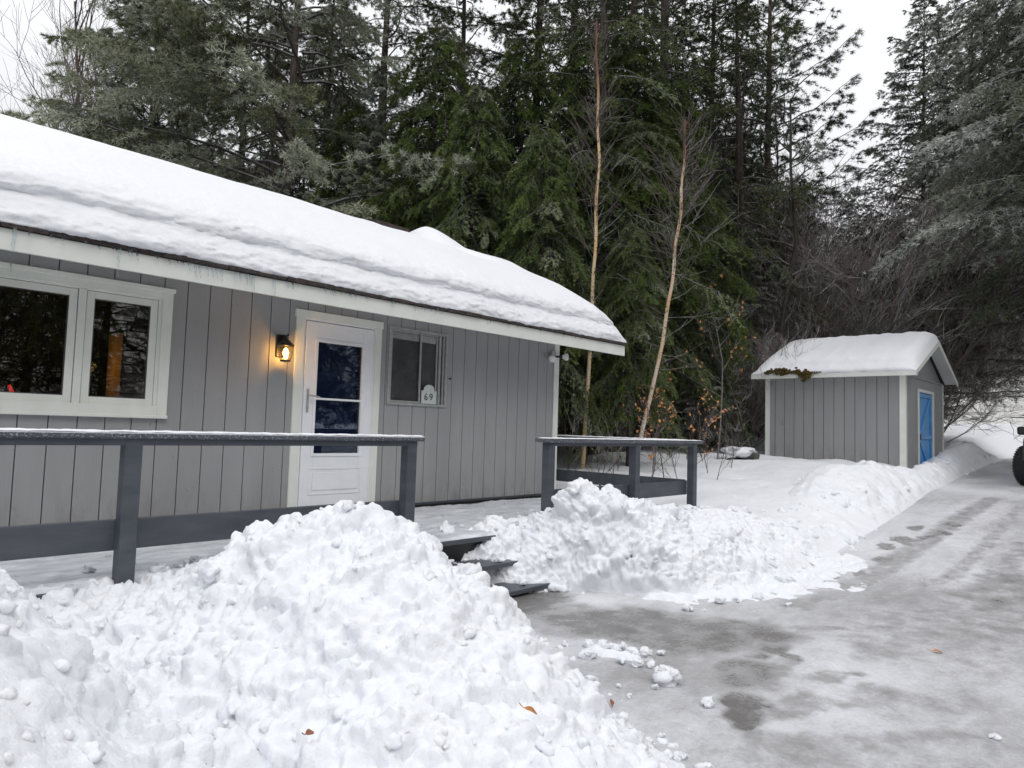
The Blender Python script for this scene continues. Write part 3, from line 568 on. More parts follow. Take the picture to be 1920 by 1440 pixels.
mb = MB(); mb.lathe([(0, -.165), (.052, -.165), (.054, -.18), (.0, -.186)], (0, -.12, 0), 18)
for k in range(4):
    a = rad(45+90*k); cc, ss = math.cos(a), math.sin(a); mb.tube([(.073*cc, -.12+.073*ss, -.016), (.075*cc, -.12+.075*ss, -.05), (.069*cc, -.12+.069*ss, -.10), (.053*cc, -.12+.053*ss, -.165)], .003, 5)
mb.build('cage', M['black'], lan)
mb = MB(); mb.lathe([(0, -.035), (.012, -.04), (.027, -.075), (.030, -.09), (.020, -.125), (.007, -.150), (0, -.15)], (0, -.12, 0), 14); mb.build('bulb', M['bulb'], lan, smooth=True)
ld = bpy.data.lights.new('lantern_light', 'POINT'); ld.energy = 55; ld.color = (1, .50, .12); ld.shadow_soft_size = .03; lo = bpy.data.objects.new('lantern_light', ld); COL.objects.link(lo); lo.location = (0, -.12, -.165+.065); lo.parent = lan
ld = bpy.data.lights.new('room_light', 'POINT'); ld.energy = 4; ld.color = (1, .66, .22); ld.shadow_soft_size = .05; lo = bpy.data.objects.new('room_light', ld); COL.objects.link(lo); lo.location = (2.25, 8.1, .50); lo.parent = room
mb = MB(); mb.tube([(1.42, 7.35, .24), (1.45, 7.35, .17), (1.44, 7.35, .10), (1.40, 7.35, .06)], [.012, .018, .016, .01], 8, True); tag(mb.build('red_lamp', M['red']), 'small glowing red curved light low behind the left window pane', 'red light')
# floodlight
fl = empty('floodlight', 'twin bulb security floodlight under the eave at the cabin corner', 'floodlight', (8.12, D-.03, 1.12))
mb = MB(); mb.box(-.05, .05, -.035, .0, -.05, .07, .006); mb.build('mount', M['alu'], fl)
for sx_, dr_ in ((-1, (-.75, -.6, -.35)), (1, (.75, -.62, .0))):
    d = nrm(dr_); base = np.array((sx_*.035, -.03, -.01)); mb = MB(); mb.tube([base, base+d*.06, base+d*.10, base+d*.11], [.016, .018, .024, .02], 10, True); h = mb.build('lamp_holder', M['black'], fl, smooth=False)
    mb = MB(); p = [base+d*q for q in (.10, .12, .15, .18, .195, .20)]; mb.tube(p, [.02, .03, .05, .058, .045, .01], 14, True); mb.build('bulb', M['floodglass'], h, smooth=True)

# ------------------------------------------------------------------ snow on the cabin roof
xs = np.arange(X0r, 9.07, .022); prof = []
lower = [(-.03, -.014), (-.05, .02), (-.04, .06), (-.01, .095), (.04, .125), (.11, .162), (.17, .185)]
upper = [(.195, .205), (.192, .23), (.20, .262), (.23, .298), (.28, .33), (.36, .352), (.47, .366)]
_f = np.array(lower+upper); _t = np.linspace(0, len(_f)-1, 40); _f = np.stack([np.interp(_t, np.arange(len(_f)), _f[:, c]) for c in (0, 1)], -1)
for _ in range(2): _f[1:-1] = (_f[:-2]+_f[1:-1]*2+_f[2:])/4
NF = 40; cross = [tuple(q) for q in _f]+[(s, .37+.03*math.sin(s)) for s in np.arange(.6, 4.7, .12)]
Ltot = math.hypot(YR-YE, ZR-ZE); dirs = np.array(((YR-YE)/Ltot, (ZR-ZE)/Ltot)); nn = np.array((-dirs[1], dirs[0]))
PX = []; K = 8.72
for x in xs:
    k = 1.0 if x < K else math.sqrt(max(0, 1-((x-K)/(9.04-K))**2)); row = []
    ke = 1 if x < 8.5 else 1-.25*((x-8.5)/.55)
    for i, (s, t) in enumerate(cross):
        fr_ = i < NF; j = i/8.
        ns = (.05*pn(x*1.1, 3.1+j*.4)+.03*pn(x*3.3, j*1.3)+.018*pn(x*9, j*3)+.010*pn(x*22, j*6)) if fr_ else .03*pn(x*.8, s*1.2)
        nt_ = .035*pn(x*.9+40, s*1.3)+(.022*pn(x*5, j*1.8)+.013*pn(x*15, j*4)+.007*pn(x*34, j*8) if fr_ else .006*pn(x*4, s*6))+.05*pn(x*.35, s*.5+9)
        if i < 2: ns = .014*pn(x*12, .5)+.012*pn(x*33, 1); nt_ = .020*pn(x*13, 7)+.016*pn(x*31, 3)+.004
        up_ = i >= NF//2; sf = s+ns*min(1, i/6.+.3); tt = t*(k*ke if up_ else 1-.55*(1-k))+nt_*(.6 if fr_ and i > 1 else 1)*min(1, k+.2)
        if not fr_: tt -= .25*np.clip((sf-2.4)/2.4, 0, 1)*k
        bare = math.exp(-((x-7.66)/.34)**4); bump_ = .20*math.exp(-((x-8.38)/.33)**2)*float(sm((sf-3.4)/1.2))*k
        tt = tt*(1-.8*bare*float(sm((sf-2.0)/1.2)))*(1-.97*min(1, bare*1.3)*float(sm((sf-4.25)/.35)))+bump_*(1-bare)-.035*bare*float(sm((sf-4.3)/.3))
        if sf > Ltot: sf = Ltot
        q = np.array((YE, ZE))+dirs*sf+nn*tt; row.append((x, q[0], q[1]))
    top_ = row[-1]
    for s in np.arange(.12, 4.9, .24):
        tt = .33*k+.04*pn(x*.8, s+20); q = np.array((YR, ZR))+np.array((dirs[0], -dirs[1]))*s+np.array((dirs[1], dirs[0]))*tt; bl = sm(s/.6)
        tt = .33*k*(1-.9*math.exp(-((x-7.66)/.32)**2)*(1-bl)); q = np.array((YR, ZR))+np.array((dirs[0], -dirs[1]))*s+np.array((dirs[1], dirs[0]))*(tt-.18*k*(1-bl)); yy = q[0]; zz_ = q[1]*bl+(top_[2]-s*.45)*(1-bl); row.append((x, max(yy, row[-1][1]+.02), zz_))
    row.append((x, row[-1][1]+.02, row[-1][2]-.33*k)); PX.append(row)
V = np.array(PX); V = V[:, ::1]
mb = MB(); mb.grid(V[:, :, :]); end = V[-1]; 
tag(mb.build('roof_snow', M['roofsnow'], smooth=True), 'thick layered snow blanket covering the cabin roof', 'roof snow')
# icicles
r = RS(9)
def icicle(x, L, label, grp=None, w=None):
    L *= 1.25; w = w or (.008+L*.035); mb = MB(); n = 8; t = np.linspace(0, 1, n); P = np.stack([.006*np.sin(t*5+x), .004*np.cos(t*4), -t*L], -1); mb.tube(P, w*(1-t)**.7*(1+.12*np.sin(t*17))+.0006, 7, True)
    o = mb.build('icicle', M['ice'], smooth=True); o.location = (x, YE-.047, ZE-.03); tag(o, label, 'icicle', grp)
icicle(at(24, 430, 1, YE)[0], .27, 'longest clear icicle hanging at the far left of the eave', w=.013)
icicle(at(221, 470, 1, YE)[0], .21, 'long thin icicle above the right window pane corner', w=.009)
for px in [352, 364, 372, 386, 396, 404, 413, 440, 448, 460, 467, 473, 512]:
    icicle(at(px, 500, 1, YE)[0], r.uniform(.08, .15), 'short icicle in the cluster between the window and the lantern', 'cluster of icicles on the eave')
for px in list(r.uniform(40, 345, 22))+list(r.uniform(520, 1130, 42)):
    icicle(at(px, 470+.17*px-20, 1, YE)[0], r.uniform(.015, .075), 'tiny icicle dripping from the snowy shingle edge', 'tiny icicles along the eave')

# ------------------------------------------------------------------ deck, steps and railings
deck = empty('deck', 'slate painted low front deck along the cabin with steps', 'deck', (0, 0, 0)); YD = 4.64
mb = MB(); y = YD-.01
while y < D-.03: mb.box(-3.4, 8.62, y, min(y+.136, D-.02), -1.06, -1.02, .003); y += .141
fl_ = mb.build('deck_floor', M['deckh'], deck)
mb = MB(); mb.box(-3.4, 8.6, YD+.06, YD+.10, -1.30, -1.062); mb.box(8.55, 8.59, YD+.1, D+.6, -1.30, -1.062); mb.build('rim_joist', M['black'], deck)
mb = MB(); mb.box(8.29, 8.62, D-.02, D+.62, -1.06, -1.02); mb.build('deck_floor', M['deckh'], deck)
for (y0, z) in ((4.34, -1.215), (4.05, -1.385)):
    mb = MB(); mb.box(3.78, 5.42, y0, y0+.148, z-.04, z, .004); mb.box(3.78, 5.42, y0+.155, y0+.30, z-.04, z, .004); mb.build('step_tread', M['deckh'], deck)
for x in (3.73, 5.43):
    mb = MB(); mb.prism([(YD+.05, -1.06), (YD+.05, -1.5), (4.03, -1.5), (4.03, -1.43), (4.33, -1.42), (4.34, -1.258), (YD-.02, -1.25)], 0, x-.02, x+.02); mb.build('stringer', M['deckh'], deck)
RT = -.094
def post(rl, x, y, zt=RT-.045, zb=-1.25, w=.098):
    mb = MB(); mb.box(x-w/2, x+w/2, y-w/2, y+w/2, zb, zt, .005); mb.build('post', M['deck'], rl)
r1 = empty('railing', 'long slate railing with frosted top along the left front of the deck', 'railing', (0, YD, -1.02)); r1.location = (0, 0, 0)
r2 = empty('railing', 'short slate railing with frosted top on the right end of the deck', 'railing')
YP = YD-.04
for x in (-2.6, -.5, 1.53, 3.68): post(r1, x, YP)
mb = MB(); mb.box(-3.3, 3.79, YP-.08, YP+.085, RT-.042, RT, .010); mb.build('hand_rail', M['frostrail'], r1)
mb = MB(); mb.box(-3.3, 3.73, YP+.02, YP+.06, RT-.085, RT-.0425); mb.box(-3.3, 3.73, YP-.048, YP-.012, RT-.080, RT-.0425, .002); mb.build('sub_rail', M['deck'], r1)
mb = MB(); mb.box(-3.3, 3.64, YP+.051, YP+.092, -.815, -.63, .004); mb.build('lower_rail', M['deckh'], r1)
for x in (5.50, 7.10, 8.50): post(r2, x, YP)
mb = MB(); mb.prism([(5.38, YP-.04), (5.42, YP-.08), (8.66, YP-.08), (8.66, YP+.085), (5.38, YP+.085)], 2, RT-.042, RT); mb.build('hand_rail', M['frostrail'], r2)
mb = MB(); mb.box(5.46, 8.5, YP-.045, YP-.01, RT-.078, RT-.0425, .002); mb.build('sub_rail', M['deck'], r2)
mb = MB(); mb.box(5.55, 8.46, YP+.051, YP+.092, -.815, -.63, .004); mb.build('lower_rail', M['deckh'], r2)
mb = MB(); mb.box(8.42, 8.585, YP+.088, 7.40, RT-.040, RT+.002, .006); mb.build('hand_rail', M['frostrail'], r2)
mb = MB(); mb.box(8.46, 8.50, YP+.093, 7.3, -.80, -.62, .004); mb.build('lower_rail', M['deckh'], r2)
post(r2, 8.50, 7.30)
def railsnow(x0, x1, y0, y1, z, label, rev=False):
    a = np.arange(x0, x1, .012); b_ = np.arange(y0, y1, .012); GX, GY = np.meshgrid(a, b_, indexing='ij'); e = np.minimum(np.minimum(GX-x0, x1-GX), np.minimum(GY-y0, y1-GY))
    H = .008*sm((e+.012*fbm(GX*14, GY*14, 3))/.02)+.006*fbm(GX*9, GY*14, 4)-.0015; mb = MB(); mb.grid(np.stack([GX, GY, z+H], -1), H > -.001); tag(mb.build('rail_snow', M['snow'], smooth=True), label, 'rail snow')
railsnow(-3.29, 3.78, YP-.078, YP+.083, RT, 'thin frosty snow film along the top of the long left railing')
railsnow(5.40, 8.65, YP-.078, YP+.083, RT, 'thin frosty snow film along the top of the short right railing')
railsnow(8.425, 8.58, YP+.09, 7.39, RT+.002, 'thin frosty snow film on the side railing that runs back to the wall')
# ice and snow on the deck
X = np.arange(-2.5, 8.5, .03); Y = np.arange(YD-.03, D-.07, .03); GX, GY = np.meshgrid(X, Y, indexing='ij')
H = -1.0+.02*fbm(GX*1.2, GY*3, 4)+.018*np.abs(fbm(GX*5, GY*7, 3))-.05*sm((.05-(GY-YD+.01)+.03*pn(GX*6, 2))/.06)-.045*sm((GY-(D-.20+.05*pn(GX*4, 7)))/.12)
mb = MB(); mb.grid(np.stack([GX, GY, H], -1), H > -1.0195); r = RS(4)
for i in range(150):
    x, y = r.uniform(-1, 8.3), r.uniform(YD, D-.3); q = .012+.035*r.rand()**3; lump(mb, r, (x, y, -.995), q, False)
for i in range(40):
    q = r.uniform(.02, .06); lump(mb, r, (r.uniform(.6, 2.6), 4.63+r.uniform(-.04, .12), -1.03+r.uniform(-.02, .02)), q, True)
for (x, y, q) in ((1.8, 4.75, .06), (1.95, 4.8, .05), (2.08, 4.9, .045), (1.45, 5.0, .05), (3.15, 4.68, .085), (3.03, 4.66, .05), (2.5, 6.45, .07), (2.6, 6.5, .06), (1.75, 6.2, .03), (5.3, 4.75, .06), (5.15, 4.7, .07), (5.0, 4.72, .06), (5.75, 4.8, .05), (4.85, 4.7, .05)): lump(mb, r, (x, y, -.985), q, True)
tag(mb.build('deck_snow', M['deckice'], smooth=True), 'rippled sheet of icy snow lying on the deck boards', 'deck snow')
mb = MB(); 
for i in range(90):
    y, z = (4.42, -1.205) if i % 2 else (4.15, -1.375); q = .014+.04*r.rand()**1.5; lump(mb, r, (min(5.38, 4.98+abs(r.randn())*.2) if i < 84 else r.uniform(4.1, 4.8), y+r.uniform(-.05, .2), z+q*.3), q, q > .035, .7)
for (x, y, z, q) in ((5.0, 4.0, -1.42, .12), (5.2, 4.02, -1.40, .13), (5.38, 4.1, -1.3, .14), (5.3, 4.35, -1.15, .14), (5.35, 4.55, -1.02, .14), (5.2, 4.55, -1.03, .1), (5.15, 4.25, -1.2, .11), (5.05, 4.62, -1.06, .08), (5.0, 4.5, -1.1, .08), (5.05, 4.4, -1.16, .075), (5.1, 4.35, -1.2, .11), (5.2, 4.2, -1.3, .13), (5.05, 4.12, -1.36, .07)): lump(mb, r, (x, y, z), q, True)
tag(mb.build('step_snow', M['chunk'], smooth=True), 'crumbled snow spilled over the right side of the deck steps', 'step snow')

# ------------------------------------------------------------------ shed
SX0, SX1, SY0, SY1, SZ = 16.57, 20.1, 3.98, 7.0, 1.40
shed = empty('shed', 'small grey gabled garden shed with snowy roof and blue door', 'shed', (0, 0, 0))
mb = MB(); mg = MB()
def putL(mb_, a, b_, d0, d1, p, q): mb_.box(SX0+d0, SX0+d1, a, b_, p, q)
def putE(mb_, a, b_, d0, d1, p, q): mb_.box(a, b_, SY0+d0, SY0+d1, p, q)
panelled(mb, mg, SY0+.075, SY1, -1.0, SZ, [], putL, .03, .225, .012); o = mb.build('wall', M['siding2'], shed); mg.build('siding_grooves', M['groove'], o)
SD = (17.72, 18.98, -.9, 1.10); mb = MB(); mg = MB(); panelled(mb, mg, SX0+.0, SX1, -1.0, SZ, [SD], putE, .03, .225, .012)
xr = (SX0+SX1)/2; ZRS = 2.33; sls = (ZRS-1.47)/(xr-(SX0-.30))
mb.prism([(SX0+.02, SZ+.03), (SX1-.02, SZ+.03), (xr, ZRS-.08)], 1, SY0+.03, SY0+.07); o = mb.build('wall', M['siding2'], shed); mg.build('siding_grooves', M['groove'], o)
mb = MB(); mb.box(SX0, SX1, SY1-.05, SY1+.01, -1, SZ); mb.prism([(SX0+.02, SZ), (SX1-.02, SZ), (xr, ZRS-.08)], 1, SY1-.06, SY1-.01); mb.box(SX1-.05, SX1-.001, SY0+.08, SY1-.06, -1, SZ); mb.box(SX0+.1, SX1-.06, SY0+.1, SY1-.1, -1.0, -.95); mb.build('wall', M['siding2'], shed)
mb = MB(); mb.box(SX0-.02, SX0-.001, SY0-.02, SY0+.10, -1, SZ); mb.box(SX0-.0, SX0+.0+.09, SY0-.02, SY0-.001, -1, SZ); mb.build('corner_trim', M['trim'], shed)
mb = MB(); mb.box(SX0-.02, SX0-.001, SY1-.09, SY1+.02, -1, SZ); mb.build('corner_trim', M['trim'], shed)
mb = MB(); mb.box(SX1-.05, SX1+.01, SY0-.02, SY0-.001, -1, SZ); mb.build('corner_trim', M['trim'], shed)
mb = MB(); mb.box(SX0+.1, SX1-.06, SY0-.018, SY0+.028, SZ-.01, SZ+.028); mb.build('gable_trim', M['siding2'], shed)
def slope_z(x): return ZRS-abs(x-xr)*sls
ya, yb = SY0-.27, SY1+.24; xa, xb = SX0-.30, SX1+.30
mb = MB(); mb.prism([(xa, slope_z(xa)), (xr, ZRS), (xb, slope_z(xb)), (xb, slope_z(xb)-.03), (xr, ZRS-.03), (xa, slope_z(xa)-.03)], 1, ya, yb); sroof = mb.build('roof', M['shingle'], shed, fixn=True)
mb = MB()
for yy in (ya-.018, yb-.002):
    mb.prism([(xa, slope_z(xa)-.002), (xr, ZRS-.002), (xb, slope_z(xb)-.002), (xb, slope_z(xb)-.11), (xr, ZRS-.13), (xa, slope_z(xa)-.11)], 1, yy, yy+.02)
mb.box(xa-.018, xa, ya-.015, yb+.01, slope_z(xa)-.105, slope_z(xa)-.01, .002); mb.build('fascia', M['trim'], shed, fixn=True)
mb = MB(); mb.box(xa+.01, SX0, ya+.01, yb-.01, slope_z(xa)-.09, slope_z(xa)-.075); mb.prism([(xa+.02, slope_z(xa+.02)-.034), (xr, ZRS-.034), (xb-.02, slope_z(xb-.02)-.034), (xb-.02, slope_z(xb-.02)-.045), (xr, ZRS-.045), (xa+.02, slope_z(xa+.02)-.045)], 1, ya+.003, SY0-.001); mb.build('soffit', M['trim'], shed)
u0, u1, z0, z1 = SD; mb = MB(); mb.box(u0-.07, u0, SY0-.022, SY0+.02, z0, z1+.07); mb.box(u1, u1+.13, SY0-.022, SY0+.02, z0, z1+.07); mb.box(u0, u1, SY0-.0215, SY0+.02, z1, z1+.07); mb.build('door_frame', M['trim'], shed)
mb = MB(); mb.box(u0+.01, u1-.01, SY0+.02, SY0+.05, z0, z1-.005); sdoor = mb.build('shed_door', M['blue'], shed); tag(sdoor, 'bright blue plank door')
mb = MB(); frame(mb, u0+.012, u1-.012, z0, z1-.01, .10, SY0-.002, SY0+.0195, .003); mb.box(u0+.11, u1-.11, SY0-.003, SY0+.0195, .03, .13, .003)
for (p0, p1) in (((u0+.14, .14), (u1-.14, 1.0)), ((u0+.14, .02), (u1-.14, -.8))):
    a = np.array(p0); b_ = np.array(p1); d = nrm(b_-a); n_ = np.array((-d[1], d[0]))*.045; mb.prism([a-n_, b_-n_, b_+n_, a+n_], 1, SY0-.001, SY0+.019)
mb.build('door_brace', M['blue'], sdoor, fixn=True)
mb = MB(); mb.box(u0+.10, u0+.16, SY0-.018, SY0-.003, .02, .14, .002); mb.build('door_latch', M['black'], sdoor)
# snow on shed roof
vs = np.linspace(ya-.01, yb, 60); PXs = []
pr = [(-.02, .0), (-.03, .04), (.02, .085), (.12, .12), (.22, .15), (.25, .185), (.34, .215), (.5, .235), (.8, .25), (1.1, .26), (1.4, .26), (1.7, .25), (1.9, .25), (2.05, .24)]
Ls = math.hypot(xr-xa, ZRS-slope_z(xa)); ds = np.array((xr-xa, ZRS-slope_z(xa)))/Ls; ns_ = np.array((-ds[1], ds[0]))
for y in vs:
    e = min((y-ya)/.30, (yb-y)/.55); k = math.sqrt(max(0, 1-(1-min(1, max(0, e)))**2)); row = []
    k2 = max(k, .25*min(1, max(0, (y-ya+.02)/.08)))
    for (s, t) in pr:
        kk = k2 if t < .13 else k; q = np.array((xa, slope_z(xa)))+ds*min(s*Ls/2.05+.02*pn(y*3, s*3), Ls)+ns_*((t*kk)+(.03*pn(y*2.5, s*2)+.02*fbm(y*6, s*5, 3))*kk-.006); row.append((q[0], y, q[1]))
    for (s, t) in pr[::-1]:
        q = np.array((xb, slope_z(xb)))+np.array((-ds[0], ds[1]))*min(s*Ls/2.05, Ls-.01)+np.array((ds[1], ds[0]))*(t*k-.006); row.append((q[0], y, q[1]))
    PXs.append(row)
mb = MB(); mb.grid(np.array(PXs)); tag(mb.build('roof_snow', M['roofsnow'], smooth=True), 'smooth snow blanket on the shed roof', 'roof snow')
# moss and debris at the shed eave
r = RS(12); mb = MB()
for i in range(130):
    t = r.rand(); y = yb-.35-t*1.0-(.02*r.randn()); hang = .24*math.exp(-((y-5.95)/.09)**2); z = slope_z(xa)+.05+.03*r.randn()-r.rand()*hang; lump(mb, r, (xa-.035+.02*r.randn(), y, z), .02+.025*r.rand(), False)
for i in range(260):
    y = (5.95+.10*r.randn()) if r.rand() < .5 else r.uniform(5.6, 6.7); z = slope_z(xa)+.03; L = r.uniform(.04, .22 if abs(y-5.95) < .15 else .07); mb.tube([(xa-.04, y, z), (xa-.05, y+.02*r.randn(), z-L*.5), (xa-.05, y+.04*r.randn(), z-L)], [.006, .005, .002], 3)
tag(mb.build('moss_clump', M['moss']), 'clump of yellow brown moss hanging over the shed eave', 'moss')

# ------------------------------------------------------------------ parked car at the right edge
th_c = rad(3); hc = np.array((-math.cos(th_c), -math.sin(th_c)))
car = empty('parked_car', 'dark off-road car parked on the icy driveway at the right edge', 'car', (0, 0, 0))
# local frame: +x forward, +y = right side of the car body seen from above (towards the picture's left)
def wheel(x, y, steer=0):
    w = bpy.data.objects.new('wheel', None)
    mb = MB(); mb.lathe([(.20, -.12), (.31, -.125), (.355, -.115), (.375, -.085), (.38, 0), (.375, .085), (.355, .115), (.31, .125), (.20, .12)], (0, 0, 0), 40, 1)
    for k in range(40):
        a = 2*math.pi*k/40; c_, s_ = math.cos(a), math.sin(a); rr = .382
        for yy in (-.08, 0, .08):
            P = [(rr*math.cos(a-.05), yy-.03, rr*math.sin(a-.05)), (rr*math.cos(a+.05), yy-.03, rr*math.sin(a+.05)), (rr*math.cos(a+.05), yy+.03, rr*math.sin(a+.05)), (rr*math.cos(a-.05), yy+.03, rr*math.sin(a-.05))]
            Q = [tuple(np.array(p)*np.array((1.025, 1, 1.025))) for p in P]; mb.add(P+Q, [(4, 5, 6, 7), (0, 1, 5, 4), (1, 2, 6, 5), (2, 3, 7, 6), (3, 0, 4, 7)])
    o = mb.build('wheel', M['tyre'], car, smooth=False); o.location = (x, y, .39); o.rotation_euler = (0, 0, steer)
    mb = MB(); mb.lathe([(.0, -.06), (.07, -.07), (.09, -.05), (.17, -.06), (.20, -.11), (.215, -.12)], (0, 0, 0), 24, 1); mb.lathe([(.0, .06), (.07, .07), (.09, .05), (.17, .06), (.20, .11), (.215, .12)], (0, 0, 0), 24, 1)
    for k in range(5):
        a = 2*math.pi*k/5
        for sy in (-1, 1): mb.tube([(0, sy*.075, 0), (.19*math.cos(a), sy*.095, .19*math.sin(a))], .025, 5)
    q = mb.build('rim', M['rim'], o, smooth=True)
for x in (1.25, -1.25):
    for y in (.78, -.78): wheel(x, y, rad(-24) if x > 0 else 0)
prf = [(-2.05, .55), (-2.05, 1.12), (-1.95, 1.18), (.75, 1.20), (1.75, 1.12), (1.92, 1.02), (1.95, .62), (1.72, .55), (1.70, .70), (1.55, .92), (.95, .92), (.78, .70), (.76, .48), (-.78, .48), (-.80, .70), (-.95, .92), (-1.55, .92), (-1.72, .70), (-1.74, .55)]
mb = MB(); mb.prism(prf, 1, -.72, .72); body = mb.build('body', M['carpaint'], car, fixn=True)
bv = body.modifiers.new('bevel', 'BEVEL'); bv.width = .04; bv.segments = 3
mb = MB(); mb.prism([(-1.98, 1.18), (-1.9, 1.72), (-1.7, 1.80), (.15, 1.80), (.3, 1.76), (.72, 1.20)], 1, -.66, .66); cab = mb.build('cabin_top', M['carpaint'], car, fixn=True); bv = cab.modifiers.new('bevel', 'BEVEL'); bv.width = .05; bv.segments = 3
mb = MB(); mb.prism([(-.7, 1.26), (-.7, 1.68), (.2, 1.68), (.55, 1.26)], 1, -.668, .668); mb.prism([(-1.85, 1.26), (-1.78, 1.68), (-.8, 1.68), (-.8, 1.26)], 1, -.668, .668); mb.build('side_windows', M['black'], car, fixn=True)
mb = MB(); mb.add([(.74, -.58, 1.24), (.74, .58, 1.24), (.345, .56, 1.735), (.345, -.56, 1.735)], [(0, 1, 2, 3)]); mb.build('windscreen', M['black'], car)
for x in (1.25, -1.25):
    for sy in (-1, 1):
        mb = MB(); pts = [(x+.50*math.cos(a), .45+.50*math.sin(a)) for a in np.linspace(.1, math.pi-.1, 10)]+[(x+.43*math.cos(a), .45+.43*math.sin(a)) for a in np.linspace(math.pi-.1, .1, 10)]
        mb.prism(pts, 1, min(sy*.70, sy*.86), max(sy*.70, sy*.86)); mb.build('fender_flare', M['carplastic'], car, fixn=True)
for x0_, x1_ in ((1.95, 2.12), (-2.2, -2.05)):
    mb = MB(); mb.box(x0_, x1_, -.72, .72, .50, .66, .03); mb.build('bumper', M['carplastic'], car)
for sy in (-1, 1):
    mb = MB(); mb.box(.48, .58, min(sy*.80, sy*1.02), max(sy*.80, sy*1.02), 1.00, 1.17, .03); mb.box(.52, .56, min(sy*.71, sy*.82), max(sy*.71, sy*.82), 1.06, 1.10); mb.build('side_mirror', M['black'], car)
    mb = MB(); mb.lathe([(0, .06), (.07, .045), (.09, 0)], (1.93, sy*.5, .90), 16, 0); mb.build('headlight', M['floodglass'], car, smooth=True)
mb = MB()
for k in range(7): mb.box(1.945, 1.958, -.3+k*.09, -.255+k*.09, .76, 1.0)
mb.build('grille', M['black'], car)
yaw = math.atan2(hc[1], hc[0])
side_n = np.array((math.sin(th_c)*-1, math.cos(th_c)))      # outward, towards the picture's left
def car_place(wx, wy):
    # front wheel on the visible side stands at (wx, wy)
    ly = np.array((-math.sin(yaw), math.cos(yaw))); sgn = 1 if ly@side_n > 0 else -1
    o = np.array((wx, wy))-hc*1.25-ly*(.78*sgn); car.location = (o[0], o[1], float(zd(wx))+.0); car.rotation_euler = (0, 0, yaw)
p = march(1930, 912); car_place(p[0]+.1, p[1])

# ------------------------------------------------------------------ vegetation generators
def crown(P0, Dr, TL, ns, k, ln, wd, spread, down, rs, frost_t, tone, flat=0., tipbias=0.):
    n = len(P0); s = (rs.rand(n, ns))
    if tipbias: s = s**(1-tipbias)
    P = P0[:, None]+Dr[:, None]*(TL[:, None]*s)[..., None]; P[..., 2] -= (TL[:, None]*s*s*down)
    P = np.repeat(P[:, :, None], k, 2).reshape(-1, 3); dd = np.repeat(Dr, ns*k, 0); R_ = rs.randn(len(P), 3); R_[:, 2] *= (1-flat)
    d = dd*.75+R_*spread; d[:, 2] -= down*.5; d /= np.linalg.norm(d, axis=1)[:, None]+1e-9
    sd = np.cross(d, rs.randn(len(P), 3)); sd[:, 2] *= (1-flat*.8); sd /= np.linalg.norm(sd, axis=1)[:, None]+1e-9
    L = ln*rs.uniform(.6, 1.3, len(P))[:, None]; W = wd*rs.uniform(.7, 1.3, len(P))[:, None]
    V = np.stack([P-sd*W*.5, P+sd*W*.5, P+d*L], 1).reshape(-1, 3); Fa = np.arange(len(V)).reshape(-1, 3)
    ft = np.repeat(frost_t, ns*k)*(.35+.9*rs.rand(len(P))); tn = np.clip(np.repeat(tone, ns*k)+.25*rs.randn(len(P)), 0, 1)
    return V, Fa, np.repeat(np.clip(ft, 0, 1), 3), np.repeat(tn, 3)
